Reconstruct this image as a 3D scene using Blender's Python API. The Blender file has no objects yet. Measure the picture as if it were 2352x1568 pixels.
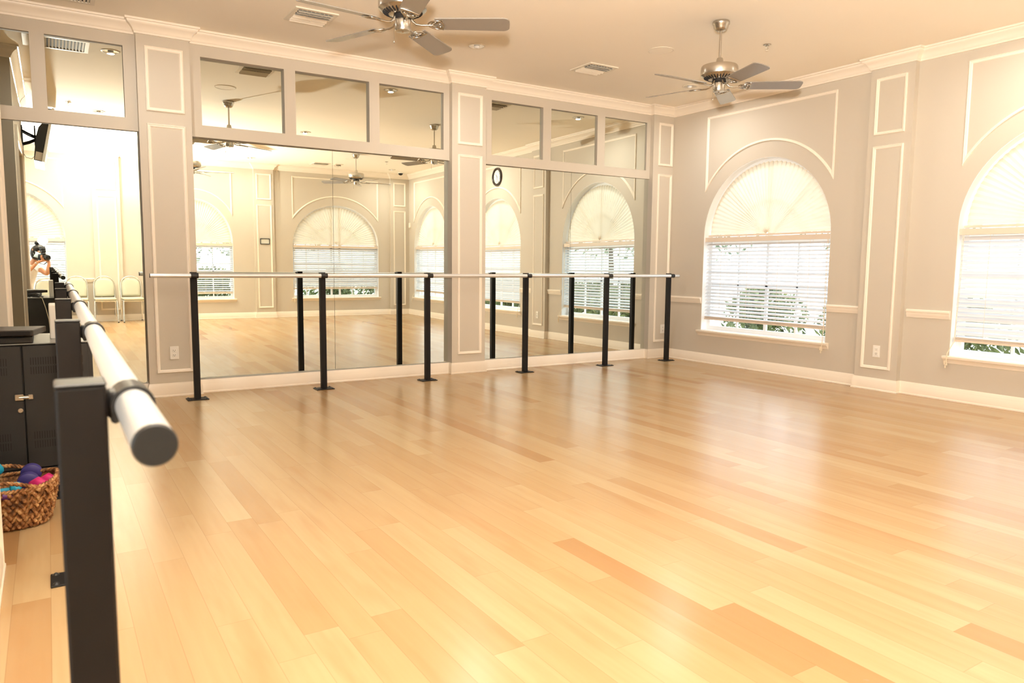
import bpy, bmesh, math, random
from mathutils import Vector, Matrix
from mathutils.geometry import tessellate_polygon
PI = math.pi
SC = bpy.context.scene
COL = SC.collection
rnd = random.Random(7)
SKY, FLASH, LAMP, EXPO = 2.5, 1250.0, 9.0, 0.71

# ------------------------------------------------------------------ helpers
def lin(r, g, b):
    def f(c):
        c /= 255.0
        return c / 12.92 if c <= 0.04045 else ((c + 0.055) / 1.055) ** 2.4
    return (f(r), f(g), f(b), 1.0)

class MB:
    """collects shapes (world coordinates) and links them as one mesh object"""
    def __init__(s):
        s.bm = bmesh.new()
    def face(s, pts):
        vs = [s.bm.verts.new(p) for p in pts]
        try:
            return s.bm.faces.new(vs)
        except ValueError:
            return None
    def box(s, x0, x1, y0, y1, z0, z1, M=None):
        P = [Vector((x, y, z)) for x in (x0, x1) for y in (y0, y1) for z in (z0, z1)]
        if M is not None:
            P = [M @ p for p in P]
        v = [s.bm.verts.new(p) for p in P]
        for q in ((0, 1, 3, 2), (4, 6, 7, 5), (0, 4, 5, 1), (2, 3, 7, 6), (0, 2, 6, 4), (1, 5, 7, 3)):
            s.bm.faces.new([v[i] for i in q])
        return s
    def rbox(s, x0, x1, y0, y1, z0, z1, r=0.005, seg=2, M=None):
        b = bmesh.new()
        v = [b.verts.new((x, y, z)) for x in (x0, x1) for y in (y0, y1) for z in (z0, z1)]
        for q in ((0, 1, 3, 2), (4, 6, 7, 5), (0, 4, 5, 1), (2, 3, 7, 6), (0, 2, 6, 4), (1, 5, 7, 3)):
            b.faces.new([v[i] for i in q])
        bmesh.ops.bevel(b, geom=b.edges[:], offset=r, segments=seg, affect='EDGES', profile=0.5)
        s.merge(b, M)
        return s
    def merge(s, b, M=None):
        mp = {}
        for v in b.verts:
            mp[v] = s.bm.verts.new(M @ v.co if M is not None else v.co)
        for f in b.faces:
            try:
                s.bm.faces.new([mp[v] for v in f.verts])
            except ValueError:
                pass
        b.free()
    def tube(s, pts, r, n=10, closed=False, caps=True, flat=1.0):
        pts = [Vector(p) for p in pts]
        m = len(pts)
        rad = r if isinstance(r, (list, tuple)) else [r] * m
        rings = []
        up = None
        for i, p in enumerate(pts):
            if closed:
                d = pts[(i + 1) % m] - pts[i - 1]
            else:
                d = pts[min(i + 1, m - 1)] - pts[max(i - 1, 0)]
            d.normalize()
            if up is None:
                up = Vector((0, 0, 1)) if abs(d.z) < 0.9 else Vector((0, 1, 0))
            a = d.cross(up)
            if a.length < 1e-5:
                a = d.orthogonal()
            a.normalize()
            b = a.cross(d).normalized()
            up = b
            rings.append([s.bm.verts.new(p + (a * math.cos(t) + b * flat * math.sin(t)) * rad[i])
                          for t in (2 * PI * k / n for k in range(n))])
        for i in range(m if closed else m - 1):
            A, B = rings[i], rings[(i + 1) % m]
            for k in range(n):
                s.bm.faces.new((A[k], A[(k + 1) % n], B[(k + 1) % n], B[k]))
        if caps and not closed:
            s.bm.faces.new(rings[0][::-1])
            s.bm.faces.new(rings[-1])
        return s
    def lathe(s, prof, c=(0, 0, 0), n=32, M=None, sx=1.0, sy=1.0):
        """prof: (radius, height) list, spun about z through c"""
        T = Matrix.Translation(Vector(c)) @ (M if M is not None else Matrix())
        rings = []
        for r, h in prof:
            if r < 1e-6:
                rings.append([s.bm.verts.new(T @ Vector((0, 0, h)))])
            else:
                rings.append([s.bm.verts.new(T @ Vector((sx * r * math.cos(2 * PI * k / n), sy * r * math.sin(2 * PI * k / n), h))) for k in range(n)])
        for A, B in zip(rings, rings[1:]):
            for k in range(n):
                k2 = (k + 1) % n
                if len(A) == 1 and len(B) == 1:
                    continue
                if len(A) == 1:
                    s.bm.faces.new((A[0], B[k2], B[k]))
                elif len(B) == 1:
                    s.bm.faces.new((A[k], A[k2], B[0]))
                else:
                    s.bm.faces.new((A[k], A[k2], B[k2], B[k]))
        return s
    def prism(s, poly, f0, f1):
        """poly of 2D points; f0/f1 map 2D -> 3D for the two ends"""
        a = [s.bm.verts.new(f0(*p)) for p in poly]
        b = [s.bm.verts.new(f1(*p)) for p in poly]
        n = len(poly)
        s.bm.faces.new(a[::-1])
        s.bm.faces.new(b)
        for i in range(n):
            s.bm.faces.new((a[i], a[(i + 1) % n], b[(i + 1) % n], b[i]))
        return s
    def sweep(s, path, prof, fmap, side=1, closed=False, i0=0, i1=None):
        """path: 2D polyline; prof: (offset to the side, height) list; fmap(x, y, h) -> 3D; mitred"""
        n = len(path)
        P = [Vector(p) for p in path]
        def nrm(a, b):
            d = (b - a).normalized()
            return Vector((-d.y, d.x)) * side
        offs = []
        for i in range(n):
            na = nrm(P[i - 1], P[i]) if (closed or i > 0) else None
            nb = nrm(P[i], P[(i + 1) % n]) if (closed or i < n - 1) else None
            if na is None: m = nb
            elif nb is None: m = na
            else:
                m = na + nb
                m = m / max(0.05, m.dot(na)) if m.length > 1e-4 else na
            offs.append(m)
        if i1 is None: i1 = n - 1
        idx = list(range(n)) if closed else list(range(i0, i1 + 1))
        rows = [[s.bm.verts.new(fmap(P[i].x + offs[i].x * a, P[i].y + offs[i].y * a, h)) for a, h in prof] for i in idx]
        R = len(rows)
        for i in range(R if closed else R - 1):
            A, B = rows[i], rows[(i + 1) % R]
            for k in range(len(prof) - 1):
                s.bm.faces.new((A[k], A[k + 1], B[k + 1], B[k]))
        if not closed:
            for r in (rows[0], rows[-1]):
                if len(r) > 2:
                    try: s.bm.faces.new(r)
                    except ValueError: pass
        return s
    def slab(s, outer, holes, f0, f1):
        """flat wall with holes between f0 and f1 (2D->3D maps)"""
        loops = [outer] + holes
        flat = [p for l in loops for p in l]
        tris = tessellate_polygon([[Vector((p[0], p[1], 0)) for p in l] for l in loops])
        A = [s.bm.verts.new(f0(*p)) for p in flat]
        B = [s.bm.verts.new(f1(*p)) for p in flat]
        for t in tris:
            try:
                s.bm.faces.new([A[i] for i in t])
                s.bm.faces.new([B[i] for i in t][::-1])
            except ValueError: pass
        o = 0
        for l in loops:
            n = len(l)
            for i in range(n):
                a, b = o + i, o + (i + 1) % n
                s.bm.faces.new((A[a], A[b], B[b], B[a]))
            o += n
        return s
    def build(s, name, mat, parent=None, smooth=None, rx=None):
        bm = s.bm
        bmesh.ops.remove_doubles(bm, verts=bm.verts[:], dist=1e-5)
        bmesh.ops.recalc_face_normals(bm, faces=bm.faces[:])
        me = bpy.data.meshes.new(name)
        if parent is not None:
            o_ = parent
            off = Vector((0, 0, 0))
            R = Matrix()
            chain = []
            while o_ is not None:
                chain.append(o_); o_ = o_.parent
            T = Matrix()
            for c in reversed(chain):
                T = T @ (Matrix.Translation(c.location) @ c.rotation_euler.to_matrix().to_4x4())
            bm.transform(T.inverted())
        bm.to_mesh(me)
        bm.free()
        for m in (mat if isinstance(mat, (list, tuple)) else [mat]):
            me.materials.append(m)
        ob = bpy.data.objects.new(name, me)
        COL.objects.link(ob)
        if parent is not None: ob.parent = parent
        if smooth is not None:
            for p in me.polygons: p.use_smooth = True
            if smooth < 179:
                try: me.set_sharp_from_angle(angle=math.radians(smooth))
                except Exception: pass
        return ob

def tag(o, label, cat, group=None, kind=None):
    o['label'] = label; o['category'] = cat
    if group: o['group'] = group
    if kind: o['kind'] = kind
    return o
def thing(name, loc, label, cat, group=None, rz=0.0):
    o = bpy.data.objects.new(name, None)
    COL.objects.link(o)
    o.location = loc; o.rotation_euler = (0, 0, rz); o.empty_display_size = 0.1
    return tag(o, label, cat, group)
def struct(o, label, cat):
    return tag(o, label, cat, None, 'structure')
def copy_tree(o, parent=None):
    c = o.copy(); COL.objects.link(c)
    c.parent = parent
    for ch in [k for k in bpy.data.objects if k.parent == o]:
        copy_tree(ch, c)
    return c
def dup(root, loc, label, group=None, rz=None):
    c = copy_tree(root)
    c.location = loc
    if rz is not None: c.rotation_euler = (0, 0, rz)
    c['label'] = label
    if group: c['group'] = group
    return c

# ------------------------------------------------------------------ materials
def new_mat(name):
    m = bpy.data.materials.new(name); m.use_nodes = True
    nt = m.node_tree
    for n in list(nt.nodes): nt.nodes.remove(n)
    return m, nt
def nd(nt, typ, ins=None, **kw):
    n = nt.nodes.new(typ)
    for k, v in kw.items(): setattr(n, k, v)
    for k, v in (ins or {}).items():
        sock = n.inputs[k]
        if isinstance(v, bpy.types.NodeSocket): nt.links.new(v, sock)
        else: sock.default_value = v
    return n
def mth(nt, op, a, b=None, c=None):
    n = nt.nodes.new('ShaderNodeMath'); n.operation = op
    for i, v in enumerate((a, b, c)):
        if v is None: continue
        if isinstance(v, bpy.types.NodeSocket): nt.links.new(v, n.inputs[i])
        else: n.inputs[i].default_value = v
    return n.outputs[0]
def mixc(nt, fac, a, b, mode='MIX'):
    n = nt.nodes.new('ShaderNodeMix'); n.data_type = 'RGBA'; n.blend_type = mode
    for sk, v in ((n.inputs[0], fac), (n.inputs[6], a), (n.inputs[7], b)):
        if isinstance(v, bpy.types.NodeSocket): nt.links.new(v, sk)
        else: sk.default_value = v
    return n.outputs[2]
def out(nt, sh):
    o = nt.nodes.new('ShaderNodeOutputMaterial'); nt.links.new(sh, o.inputs['Surface'])
def pbr(name, col, rough=0.5, metal=0.0, var=0.04, scale=8.0, bump=0.0, bscale=60.0, coat=0.0, spec=0.5, stretch=None):
    """principled with a little procedural variation in tone and surface"""
    m, nt = new_mat(name)
    tc = nd(nt, 'ShaderNodeTexCoord')
    vec = tc.outputs['Object']
    if stretch:
        vec = nd(nt, 'ShaderNodeMapping', {'Vector': vec, 'Scale': stretch}).outputs[0]
    nz = nd(nt, 'ShaderNodeTexNoise', {'Vector': vec, 'Scale': scale, 'Detail': 4.0})
    hi = tuple(min(1, c * (1 + var)) for c in col[:3]) + (1,)
    lo = tuple(c * (1 - var) for c in col[:3]) + (1,)
    c = mixc(nt, nz.outputs[0], lo, hi)
    b = nd(nt, 'ShaderNodeBsdfPrincipled', {'Base Color': c, 'Roughness': rough, 'Metallic': metal, 'Coat Weight': coat, 'Coat Roughness': 0.1, 'Specular IOR Level': spec})
    if bump > 0:
        nb = nd(nt, 'ShaderNodeTexNoise', {'Vector': vec, 'Scale': bscale, 'Detail': 3.0})
        bp = nd(nt, 'ShaderNodeBump', {'Strength': bump, 'Distance': 0.004, 'Height': nb.outputs[0]})
        nt.links.new(bp.outputs[0], b.inputs['Normal'])
    out(nt, b.outputs[0])
    return m

WALL = pbr('wall_paint', lin(205, 196, 181), 0.6, var=0.015, scale=1.5, bump=0.08, bscale=220, spec=0.3)
TRIMM = pbr('trim_paint', lin(245, 234, 218), 0.38, var=0.012, scale=3, spec=0.4)
CEIL = pbr('ceiling_paint', lin(252, 244, 229), 0.8, var=0.02, scale=1.2, bump=0.1, bscale=140, spec=0.2)
VINYL = pbr('white_vinyl', lin(246, 247, 248), 0.35, var=0.01)
BLIND = pbr('blind_slats', lin(226, 229, 234), 0.4, var=0.015, scale=5)
RAILP = pbr('blind_rail', lin(226, 210, 192), 0.4, var=0.02)
CORD = pbr('cord', lin(236, 222, 196), 0.7)
BLACKP = pbr('black_powder_coat', lin(26, 22, 20), 0.55, var=0.1, scale=30, bump=0.05, bscale=400, spec=0.25)
BLACKPL = pbr('black_plastic', lin(32, 31, 32), 0.35, var=0.08, scale=20)
ALU = pbr('brushed_aluminium', lin(232, 234, 236), 0.36, metal=0.75, var=0.02, stretch=(40, 1, 40))
NICKEL = pbr('brushed_nickel', lin(196, 190, 180), 0.26, metal=1.0, var=0.05, stretch=(2, 2, 30))
CHROME = pbr('chrome_frame', lin(232, 230, 224), 0.18, metal=0.9, var=0.02)
BLADE = pbr('fan_blade', lin(132, 124, 114), 0.34, var=0.03, stretch=(3, 20, 3), coat=0.45)
DARKSLOT = pbr('dark_slot', lin(26, 22, 20), 0.7)
WHITEP = pbr('white_plastic', lin(240, 236, 228), 0.4, var=0.01)
REFL = pbr('downlight_reflector', lin(225, 222, 215), 0.15, metal=1.0, var=0.25, scale=40)
BULB = pbr('frosted_bulb', lin(244, 244, 242), 0.4, var=0.01)
CABM = pbr('cabinet_paint', lin(38, 37, 37), 0.45, var=0.12, scale=12, bump=0.1, bscale=300)
CABTOP = pbr('cabinet_top', lin(150, 152, 150), 0.32, var=0.1, scale=14, stretch=(3, 40, 3))
BOXM = pbr('player_case', lin(62, 56, 52), 0.42, var=0.08)
STEEL = pbr('latch_steel', lin(205, 198, 184), 0.28, metal=1.0, var=0.06)
CHAIRF = pbr('chair_fabric', lin(196, 194, 174), 0.9, var=0.05, scale=160, bump=0.3, bscale=500)
SKIN = pbr('skin', lin(196, 138, 102), 0.5, var=0.04)
HAIR = pbr('hair', lin(30, 27, 28), 0.35, var=0.3, stretch=(60, 60, 4))
SHIRT = pbr('shirt', lin(238, 236, 235), 0.85, var=0.02, bump=0.3, bscale=40)
TROUS = pbr('trousers', lin(44, 46, 56), 0.85, var=0.06)
MASK = pbr('face_mask', lin(205, 226, 230), 0.8, var=0.02, stretch=(2, 2, 90))
TVB = pbr('tv_back', lin(30, 34, 36), 0.4, var=0.08)
SCREEN = pbr('tv_screen', lin(24, 26, 30), 0.08, var=0.02)
TEAL = pbr('teal_vinyl', lin(20, 152, 184), 0.5, var=0.05)
MAGENTA = pbr('magenta_vinyl', lin(196, 32, 110), 0.5, var=0.05)
INDIGO = pbr('indigo_vinyl', lin(62, 54, 124), 0.5, var=0.05)
PURPLE = pbr('purple_vinyl', lin(92, 42, 108), 0.45, var=0.05)
BOUNCE_PAVING = pbr('bounce_paving', lin(226, 221, 210), 0.95, var=0.06, scale=6, bump=0.4)  # pale tone chosen to bounce daylight up onto the ceiling
BARK = pbr('bark', lin(84, 72, 60), 0.9, var=0.3, stretch=(20, 20, 2))
STUCCO = pbr('outside_stucco', lin(232, 226, 214), 0.9, var=0.03)
CLOCKF = pbr('clock_face', lin(236, 234, 222), 0.5, var=0.01)
CLOCKR = pbr('clock_rim', lin(52, 42, 36), 0.3, var=0.15)
SIGNF = pbr('sign_frame', lin(40, 42, 42), 0.4)
SIGNP = pbr('sign_paper', lin(214, 212, 200), 0.5, var=0.12, stretch=(1, 1, 90))
VENTP = pbr('vent_paint', lin(232, 222, 204), 0.45, var=0.02)

def mirror_mat():
    m, nt = new_mat('mirror_silver')
    tc = nd(nt, 'ShaderNodeTexCoord')
    nz = nd(nt, 'ShaderNodeTexNoise', {'Vector': tc.outputs['Object'], 'Scale': 1.3})
    c = mixc(nt, nz.outputs[0], (0.855, 0.90, 0.83, 1), (0.875, 0.915, 0.85, 1))
    g = nd(nt, 'ShaderNodeBsdfGlossy', {'Color': c, 'Roughness': 0.0})
    out(nt, g.outputs[0]); return m
MIRROR = mirror_mat()
def glass_mat():
    m, nt = new_mat('window_glass')
    lw = nd(nt, 'ShaderNodeLayerWeight', {'Blend': 0.25})
    f = mth(nt, 'MULTIPLY_ADD', lw.outputs['Fresnel'], 0.6, 0.02)
    t = nd(nt, 'ShaderNodeBsdfTransparent', {'Color': (0.95, 0.98, 0.97, 1)})
    g = nd(nt, 'ShaderNodeBsdfGlossy', {'Color': (1, 1, 1, 1), 'Roughness': 0.0})
    mx = nd(nt, 'ShaderNodeMixShader', {0: f, 1: t.outputs[0], 2: g.outputs[0]})
    out(nt, mx.outputs[0]); return m
GLASS = glass_mat()
def shade_mat():
    m, nt = new_mat('pleated_shade_fabric')
    tc = nd(nt, 'ShaderNodeTexCoord')
    nz = nd(nt, 'ShaderNodeTexNoise', {'Vector': tc.outputs['Object'], 'Scale': 120.0})
    c = mixc(nt, nz.outputs[0], (0.84, 0.75, 0.61, 1), (0.88, 0.80, 0.67, 1))
    d = nd(nt, 'ShaderNodeBsdfDiffuse', {'Color': c})
    t = nd(nt, 'ShaderNodeBsdfTranslucent', {'Color': c})
    tr = nd(nt, 'ShaderNodeBsdfTransparent', {'Color': (1, 0.97, 0.9, 1)})
    mx = nd(nt, 'ShaderNodeMixShader', {0: 0.30, 1: d.outputs[0], 2: t.outputs[0]})
    mx2 = nd(nt, 'ShaderNodeMixShader', {0: 0.02, 1: mx.outputs[0], 2: tr.outputs[0]})
    out(nt, mx2.outputs[0]); return m
SHADE = shade_mat()
def leaf_mat(name, a, b, trans=0.35):
    m, nt = new_mat(name)
    oi = nd(nt, 'ShaderNodeTexCoord')
    nz = nd(nt, 'ShaderNodeTexNoise', {'Vector': oi.outputs['Object'], 'Scale': 7.0})
    rp = nd(nt, 'ShaderNodeValToRGB', {0: nz.outputs[0]})
    rp.color_ramp.elements[0].position = 0.35; rp.color_ramp.elements[0].color = a
    rp.color_ramp.elements[1].position = 0.65; rp.color_ramp.elements[1].color = b
    d = nd(nt, 'ShaderNodeBsdfPrincipled', {'Base Color': rp.outputs[0], 'Roughness': 0.45})
    t = nd(nt, 'ShaderNodeBsdfTranslucent', {'Color': rp.outputs[0]})
    mx = nd(nt, 'ShaderNodeMixShader', {0: trans, 1: d.outputs[0], 2: t.outputs[0]})
    out(nt, mx.outputs[0]); return m
LEAF = leaf_mat('shrub_leaves', lin(74, 88, 58), lin(146, 156, 102))
LEAF2 = leaf_mat('tree_leaves', lin(84, 98, 76), lin(150, 160, 132))
def wicker_mat():
    m, nt = new_mat('woven_seagrass')
    tc = nd(nt, 'ShaderNodeTexCoord')
    nz = nd(nt, 'ShaderNodeTexNoise', {'Vector': tc.outputs['Object'], 'Scale': 34.0, 'Detail': 3.0})
    rp = nd(nt, 'ShaderNodeValToRGB', {0: nz.outputs[0]})
    e = rp.color_ramp.elements
    e[0].position = 0.3; e[0].color = lin(70, 42, 22)
    e[1].position = 0.72; e[1].color = lin(216, 178, 124)
    k = rp.color_ramp.elements.new(0.5); k.color = lin(150, 98, 54)
    bp = nd(nt, 'ShaderNodeBump', {'Strength': 0.5, 'Distance': 0.004, 'Height': nz.outputs[0]})
    b = nd(nt, 'ShaderNodeBsdfPrincipled', {'Base Color': rp.outputs[0], 'Roughness': 0.7, 'Normal': bp.outputs[0]})
    out(nt, b.outputs[0]); return m
WICKER = wicker_mat()
def floor_mat():
    m, nt = new_mat('maple_plank_floor')
    tc = nd(nt, 'ShaderNodeTexCoord')
    sx = nd(nt, 'ShaderNodeSeparateXYZ', {0: tc.outputs['Object']})
    X, Y = sx.outputs[0], sx.outputs[1]
    PW, PL = 0.1155, 1.22
    u = mth(nt, 'DIVIDE', mth(nt, 'ADD', X, 20.025), PW)
    row = mth(nt, 'FLOOR', u)
    fu = mth(nt, 'FRACT', u)
    ro = nd(nt, 'ShaderNodeTexWhiteNoise', {'W': row}, noise_dimensions='1D')
    v = mth(nt, 'DIVIDE', mth(nt, 'ADD', mth(nt, 'ADD', Y, 30.0), mth(nt, 'MULTIPLY', ro.outputs[0], 5.0)), PL)
    pl = mth(nt, 'FLOOR', v)
    fv = mth(nt, 'FRACT', v)
    cid = nd(nt, 'ShaderNodeCombineXYZ', {0: row, 1: pl, 2: 3.0})
    wn = nd(nt, 'ShaderNodeTexWhiteNoise', {'Vector': cid.outputs[0]}, noise_dimensions='3D')
    rp = nd(nt, 'ShaderNodeValToRGB', {0: wn.outputs[0]})
    e = rp.color_ramp.elements
    e[0].position = 0.0; e[0].color = lin(222, 170, 106)
    e[1].position = 1.0; e[1].color = lin(250, 215, 152)
    for p, c in ((0.07, lin(230, 182, 118)), (0.22, lin(239, 195, 130)), (0.55, lin(243, 202, 138)), (0.85, lin(246, 208, 144))):
        k = e.new(p); k.color = c
    # grain, shifted per plank
    gv = nd(nt, 'ShaderNodeCombineXYZ', {0: mth(nt, 'MULTIPLY', X, 26.0), 1: mth(nt, 'MULTIPLY', Y, 1.6), 2: mth(nt, 'MULTIPLY', wn.outputs[0], 60.0)})
    g1 = nd(nt, 'ShaderNodeTexNoise', {'Vector': gv.outputs[0], 'Scale': 1.0, 'Detail': 4.0})
    gr = nd(nt, 'ShaderNodeMapRange', {0: g1.outputs[0], 1: 0.35, 2: 0.75, 3: 0.0, 4: 1.0})
    col = mixc(nt, mth(nt, 'MULTIPLY', gr.outputs[0], 0.22), rp.outputs[0], lin(214, 152, 88))
    # broad cloudy figure
    g2 = nd(nt, 'ShaderNodeTexNoise', {'Vector': nd(nt, 'ShaderNodeCombineXYZ', {0: mth(nt, 'MULTIPLY', X, 7.0), 1: mth(nt, 'MULTIPLY', Y, 1.3), 2: mth(nt, 'MULTIPLY', wn.outputs[0], 33.0)}).outputs[0], 'Scale': 1.0, 'Detail': 3.0})
    col = mixc(nt, nd(nt, 'ShaderNodeMapRange', {0: g2.outputs[0], 1: 0.55, 2: 0.8, 3: 0.0, 4: 0.4}).outputs[0], col, lin(216, 150, 84))
    # small mineral streaks
    kv = nd(nt, 'ShaderNodeCombineXYZ', {0: mth(nt, 'MULTIPLY', X, 40.0), 1: mth(nt, 'MULTIPLY', Y, 9.0), 2: mth(nt, 'MULTIPLY', wn.outputs[0], 90.0)})
    k1 = nd(nt, 'ShaderNodeTexNoise', {'Vector': kv.outputs[0], 'Scale': 1.0, 'Detail': 1.0})
    kn = nd(nt, 'ShaderNodeMapRange', {0: k1.outputs[0], 1: 0.86, 2: 0.92, 3: 0.0, 4: 0.6})
    col = mixc(nt, kn.outputs[0], col, lin(168, 96, 48))
    # seams
    s1 = mth(nt, 'LESS_THAN', mth(nt, 'ABSOLUTE', mth(nt, 'SUBTRACT', fu, 0.5)), 0.488)
    s2 = mth(nt, 'LESS_THAN', mth(nt, 'ABSOLUTE', mth(nt, 'SUBTRACT', fv, 0.5)), 0.4988)
    seam = mth(nt, 'MULTIPLY', s1, s2)
    col = mixc(nt, mth(nt, 'MULTIPLY', mth(nt, 'SUBTRACT', 1.0, seam), 0.24), col, lin(160, 108, 60))
    # scuff marks
    sv = nd(nt, 'ShaderNodeMapping', {'Vector': tc.outputs['Object'], 'Rotation': (0, 0, 0.5), 'Scale': (30.0, 75.0, 1.0)})
    sn = nd(nt, 'ShaderNodeTexNoise', {'Vector': sv.outputs[0], 'Scale': 1.0, 'Detail': 2.0, 'Distortion': 0.6})
    sm = nd(nt, 'ShaderNodeTexNoise', {'Vector': tc.outputs['Object'], 'Scale': 1.7, 'Detail': 2.0})
    sc = mth(nt, 'MULTIPLY', nd(nt, 'ShaderNodeMapRange', {0: sn.outputs[0], 1: 0.735, 2: 0.78, 3: 0.0, 4: 1.0}).outputs[0],
             nd(nt, 'ShaderNodeMapRange', {0: sm.outputs[0], 1: 0.48, 2: 0.62, 3: 0.0, 4: 0.45}).outputs[0])
    col = mixc(nt, sc, col, lin(196, 188, 176))
    # varnish
    rn = nd(nt, 'ShaderNodeTexNoise', {'Vector': tc.outputs['Object'], 'Scale': 0.8, 'Detail': 0.0})
    ro2 = nd(nt, 'ShaderNodeMapRange', {0: rn.outputs[0], 1: 0.3, 2: 0.7, 3: 0.24, 4: 0.262})
    hb = mth(nt, 'ADD', mth(nt, 'MULTIPLY', seam, 1.0), mth(nt, 'MULTIPLY', wn.outputs[0], 0.35))
    wb = nd(nt, 'ShaderNodeTexNoise', {'Vector': gv.outputs[0], 'Scale': 0.5, 'Detail': 2.0})
    bp = nd(nt, 'ShaderNodeBump', {'Strength': 0.12, 'Distance': 0.002, 'Height': hb})
    col = mixc(nt, 1.0, col, (.53, .545, .65, 1), 'MULTIPLY')
    b = nd(nt, 'ShaderNodeBsdfPrincipled', {'Base Color': col, 'Roughness': ro2.outputs[0], 'Normal': bp.outputs[0], 'Specular IOR Level': 0.42})
    out(nt, b.outputs[0]); return m
FLOOR = floor_mat()

# ------------------------------------------------------------------ measured layout (metres)
D = 7.197          # face of the mirror wall
PF = 7.134         # face of its pilasters
XR = 6.95; XP = 6.887
YO = -1.65; YP = -1.59
ZC = 3.225
XL = -3.2
MS = D + 0.035     # mirror plane
P_FRONT = [(0.72, 1.14), (3.72, 4.138), (6.602, 6.95)]
P_RIGHT = [(3.961, 4.398), (0.93, 1.367)]
P_REAR = [(0.73, 1.20), (3.477, 3.877), (6.495, 6.95)]

# ------------------------------------------------------------------ floor, ceiling
b = MB(); b.box(XL - .3, XR + .25, YO - .25, D + .3, -0.12, 0)
struct(b.build('floor', FLOOR), 'glossy maple plank floor of the studio', 'floor')
b = MB(); b.box(XL - .3, XR + .25, YO - .25, D + .3, ZC, ZC + 0.1)
struct(b.build('ceiling', CEIL), 'tan painted flat ceiling with fans and vents', 'ceiling')

# ------------------------------------------------------------------ walls
def rect(a0, a1, b0, b1): return [(a0, b0), (a1, b0), (a1, b1), (a0, b1)]
TRANS = {'u': (-0.66, -0.037), 'a': (0.066, 0.625), 'b': (1.237, 1.973), 'c': (2.078, 2.818), 'd': (2.925, 3.651),
         'e': (4.246, 4.939), 'f': (5.052, 5.741), 'g': (5.857, 6.541)}
TZ0, TZ1, HZ, BZ = 2.420, 3.013, 2.3135, 0.1217
BAYS = [(-0.95, 0.72, 'ua'), (1.14, 3.72, 'bcd'), (4.138, 6.602, 'efg')]
b = MB()
b.box(XL - .3, XR + .25, D + .1, D + .3, 0, ZC)
for x0, x1 in P_FRONT: b.box(x0, x1, PF, D + .1, 0, ZC)
for x0, x1, ks in BAYS:
    b.slab(rect(x0, x1, HZ, ZC), [rect(TRANS[k][0], TRANS[k][1], TZ0, TZ1) for k in ks],
           lambda x, z: (x, D, z), lambda x, z: (x, D + .1, z))
    b.box(x0, x1, D, D + .1, 0, BZ)
struct(b.build('wall_front', WALL), 'greige wall holding the tall mirrors and transom mirrors', 'wall')

def arch(c, hw, z0, zs, rise, n=40):
    pts = [(c - hw, z0), (c + hw, z0)]
    pts += [(c + hw * math.cos(PI * k / n), zs + rise * math.sin(PI * k / n)) for k in range(n + 1)]
    return pts
ZS = 0.411; ZSP = 1.566; RISE = 0.878
WR = [(5.673, 0.881), (2.637, 0.881), (-0.399, 0.881)]
WB = [(5.245, 0.972), (2.32, 0.725), (-0.665, 0.94)]
b = MB()
b.slab(rect(YO, D + .1, 0, ZC), [arch(c, h, ZS, ZSP, RISE) for c, h in WR], lambda y, z: (XR, y, z), lambda y, z: (XR + .2, y, z))
for y0, y1 in P_RIGHT: b.box(XP, XR, y0, y1, 0, ZC)
struct(b.build('wall_right', WALL), 'greige wall with arched windows right of the mirrors', 'wall')
b = MB()
b.slab(rect(XL, XR + .2, 0, ZC), [arch(c, h, ZS, ZSP, RISE) for c, h in WB], lambda x, z: (x, YO, z), lambda x, z: (x, YO - .2, z))
for x0, x1 in P_REAR: b.box(x0, x1, YO, YP, 0, ZC)
struct(b.build('wall_rear', WALL), 'greige wall with arched windows seen in the mirrors', 'wall')
b = MB()
b.slab(rect(YO, D + .1, 0, ZC), [rect(-1.5, 2.8, 0.15, 2.95)], lambda y, z: (XL, y, z), lambda y, z: (XL - .2, y, z))  # opening for the added glazing that lets fill daylight in
struct(b.build('wall_left', WALL), 'plain greige wall at the far left of the room', 'wall')
PX = -0.217; PT = -0.213; NI0, NI1, NIZ = 3.45, 5.40, 2.45
b = MB()
b.box(-0.95, PX, 2.92, NI0, 0, ZC); b.box(PX, PT, 2.92, 3.40, 0, ZC)
b.box(-0.95, PX, NI1, 5.80, 0, ZC); b.box(-0.95, PX, NI0, NI1, NIZ, ZC)
b.box(-1.05, -0.95, 2.92, D + .1, 0, ZC)
struct(b.build('wall_partition', WALL), 'greige partition with a niche at the left edge of the photo', 'wall')

# ------------------------------------------------------------------ mouldings
CROWN = [(0, 3.112), (0.010, 3.114), (0.012, 3.128), (0.018, 3.134), (0.022, 3.146), (0.032, 3.162), (0.048, 3.178), (0.060, 3.186),
         (0.066, 3.196), (0.068, 3.206), (0.080, 3.208), (0.082, 3.224), (0, 3.2245)]
BASE = [(0, 0), (0.021, 0.0005), (0.021, 0.012), (0.016, 0.018), (0.016, 0.082), (0.012, 0.090), (0.012, 0.098), (0.008, 0.104), (0.007, 0.116), (0.003, 0.1215), (0, 0.1217)]
RAIL = [(0, 0.742), (0.010, 0.744), (0.012, 0.760), (0.018, 0.768), (0.019, 0.790), (0.026, 0.797), (0.027, 0.810), (0.020, 0.819), (0, 0.8205)]
front = [(-0.95, D)]
for x0, x1 in P_FRONT: front += [(x0, D), (x0, PF), (x1, PF)] + ([(x1, D)] if x1 < 6.9 else [])
right = []
for y0, y1 in P_RIGHT: right += [(XR, y1), (XP, y1), (XP, y0), (XR, y0)]
rear = []
for x0, x1 in reversed(P_REAR): rear += [(x1, YP if x1 > 6.9 else YO)] + ([(x1, YP)] if x1 < 6.9 else []) + [(x0, YP), (x0, YO)]
rear += [(XL, YO)]
ring = front + right + rear
nf, nr = len(front), len(right)
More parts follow.
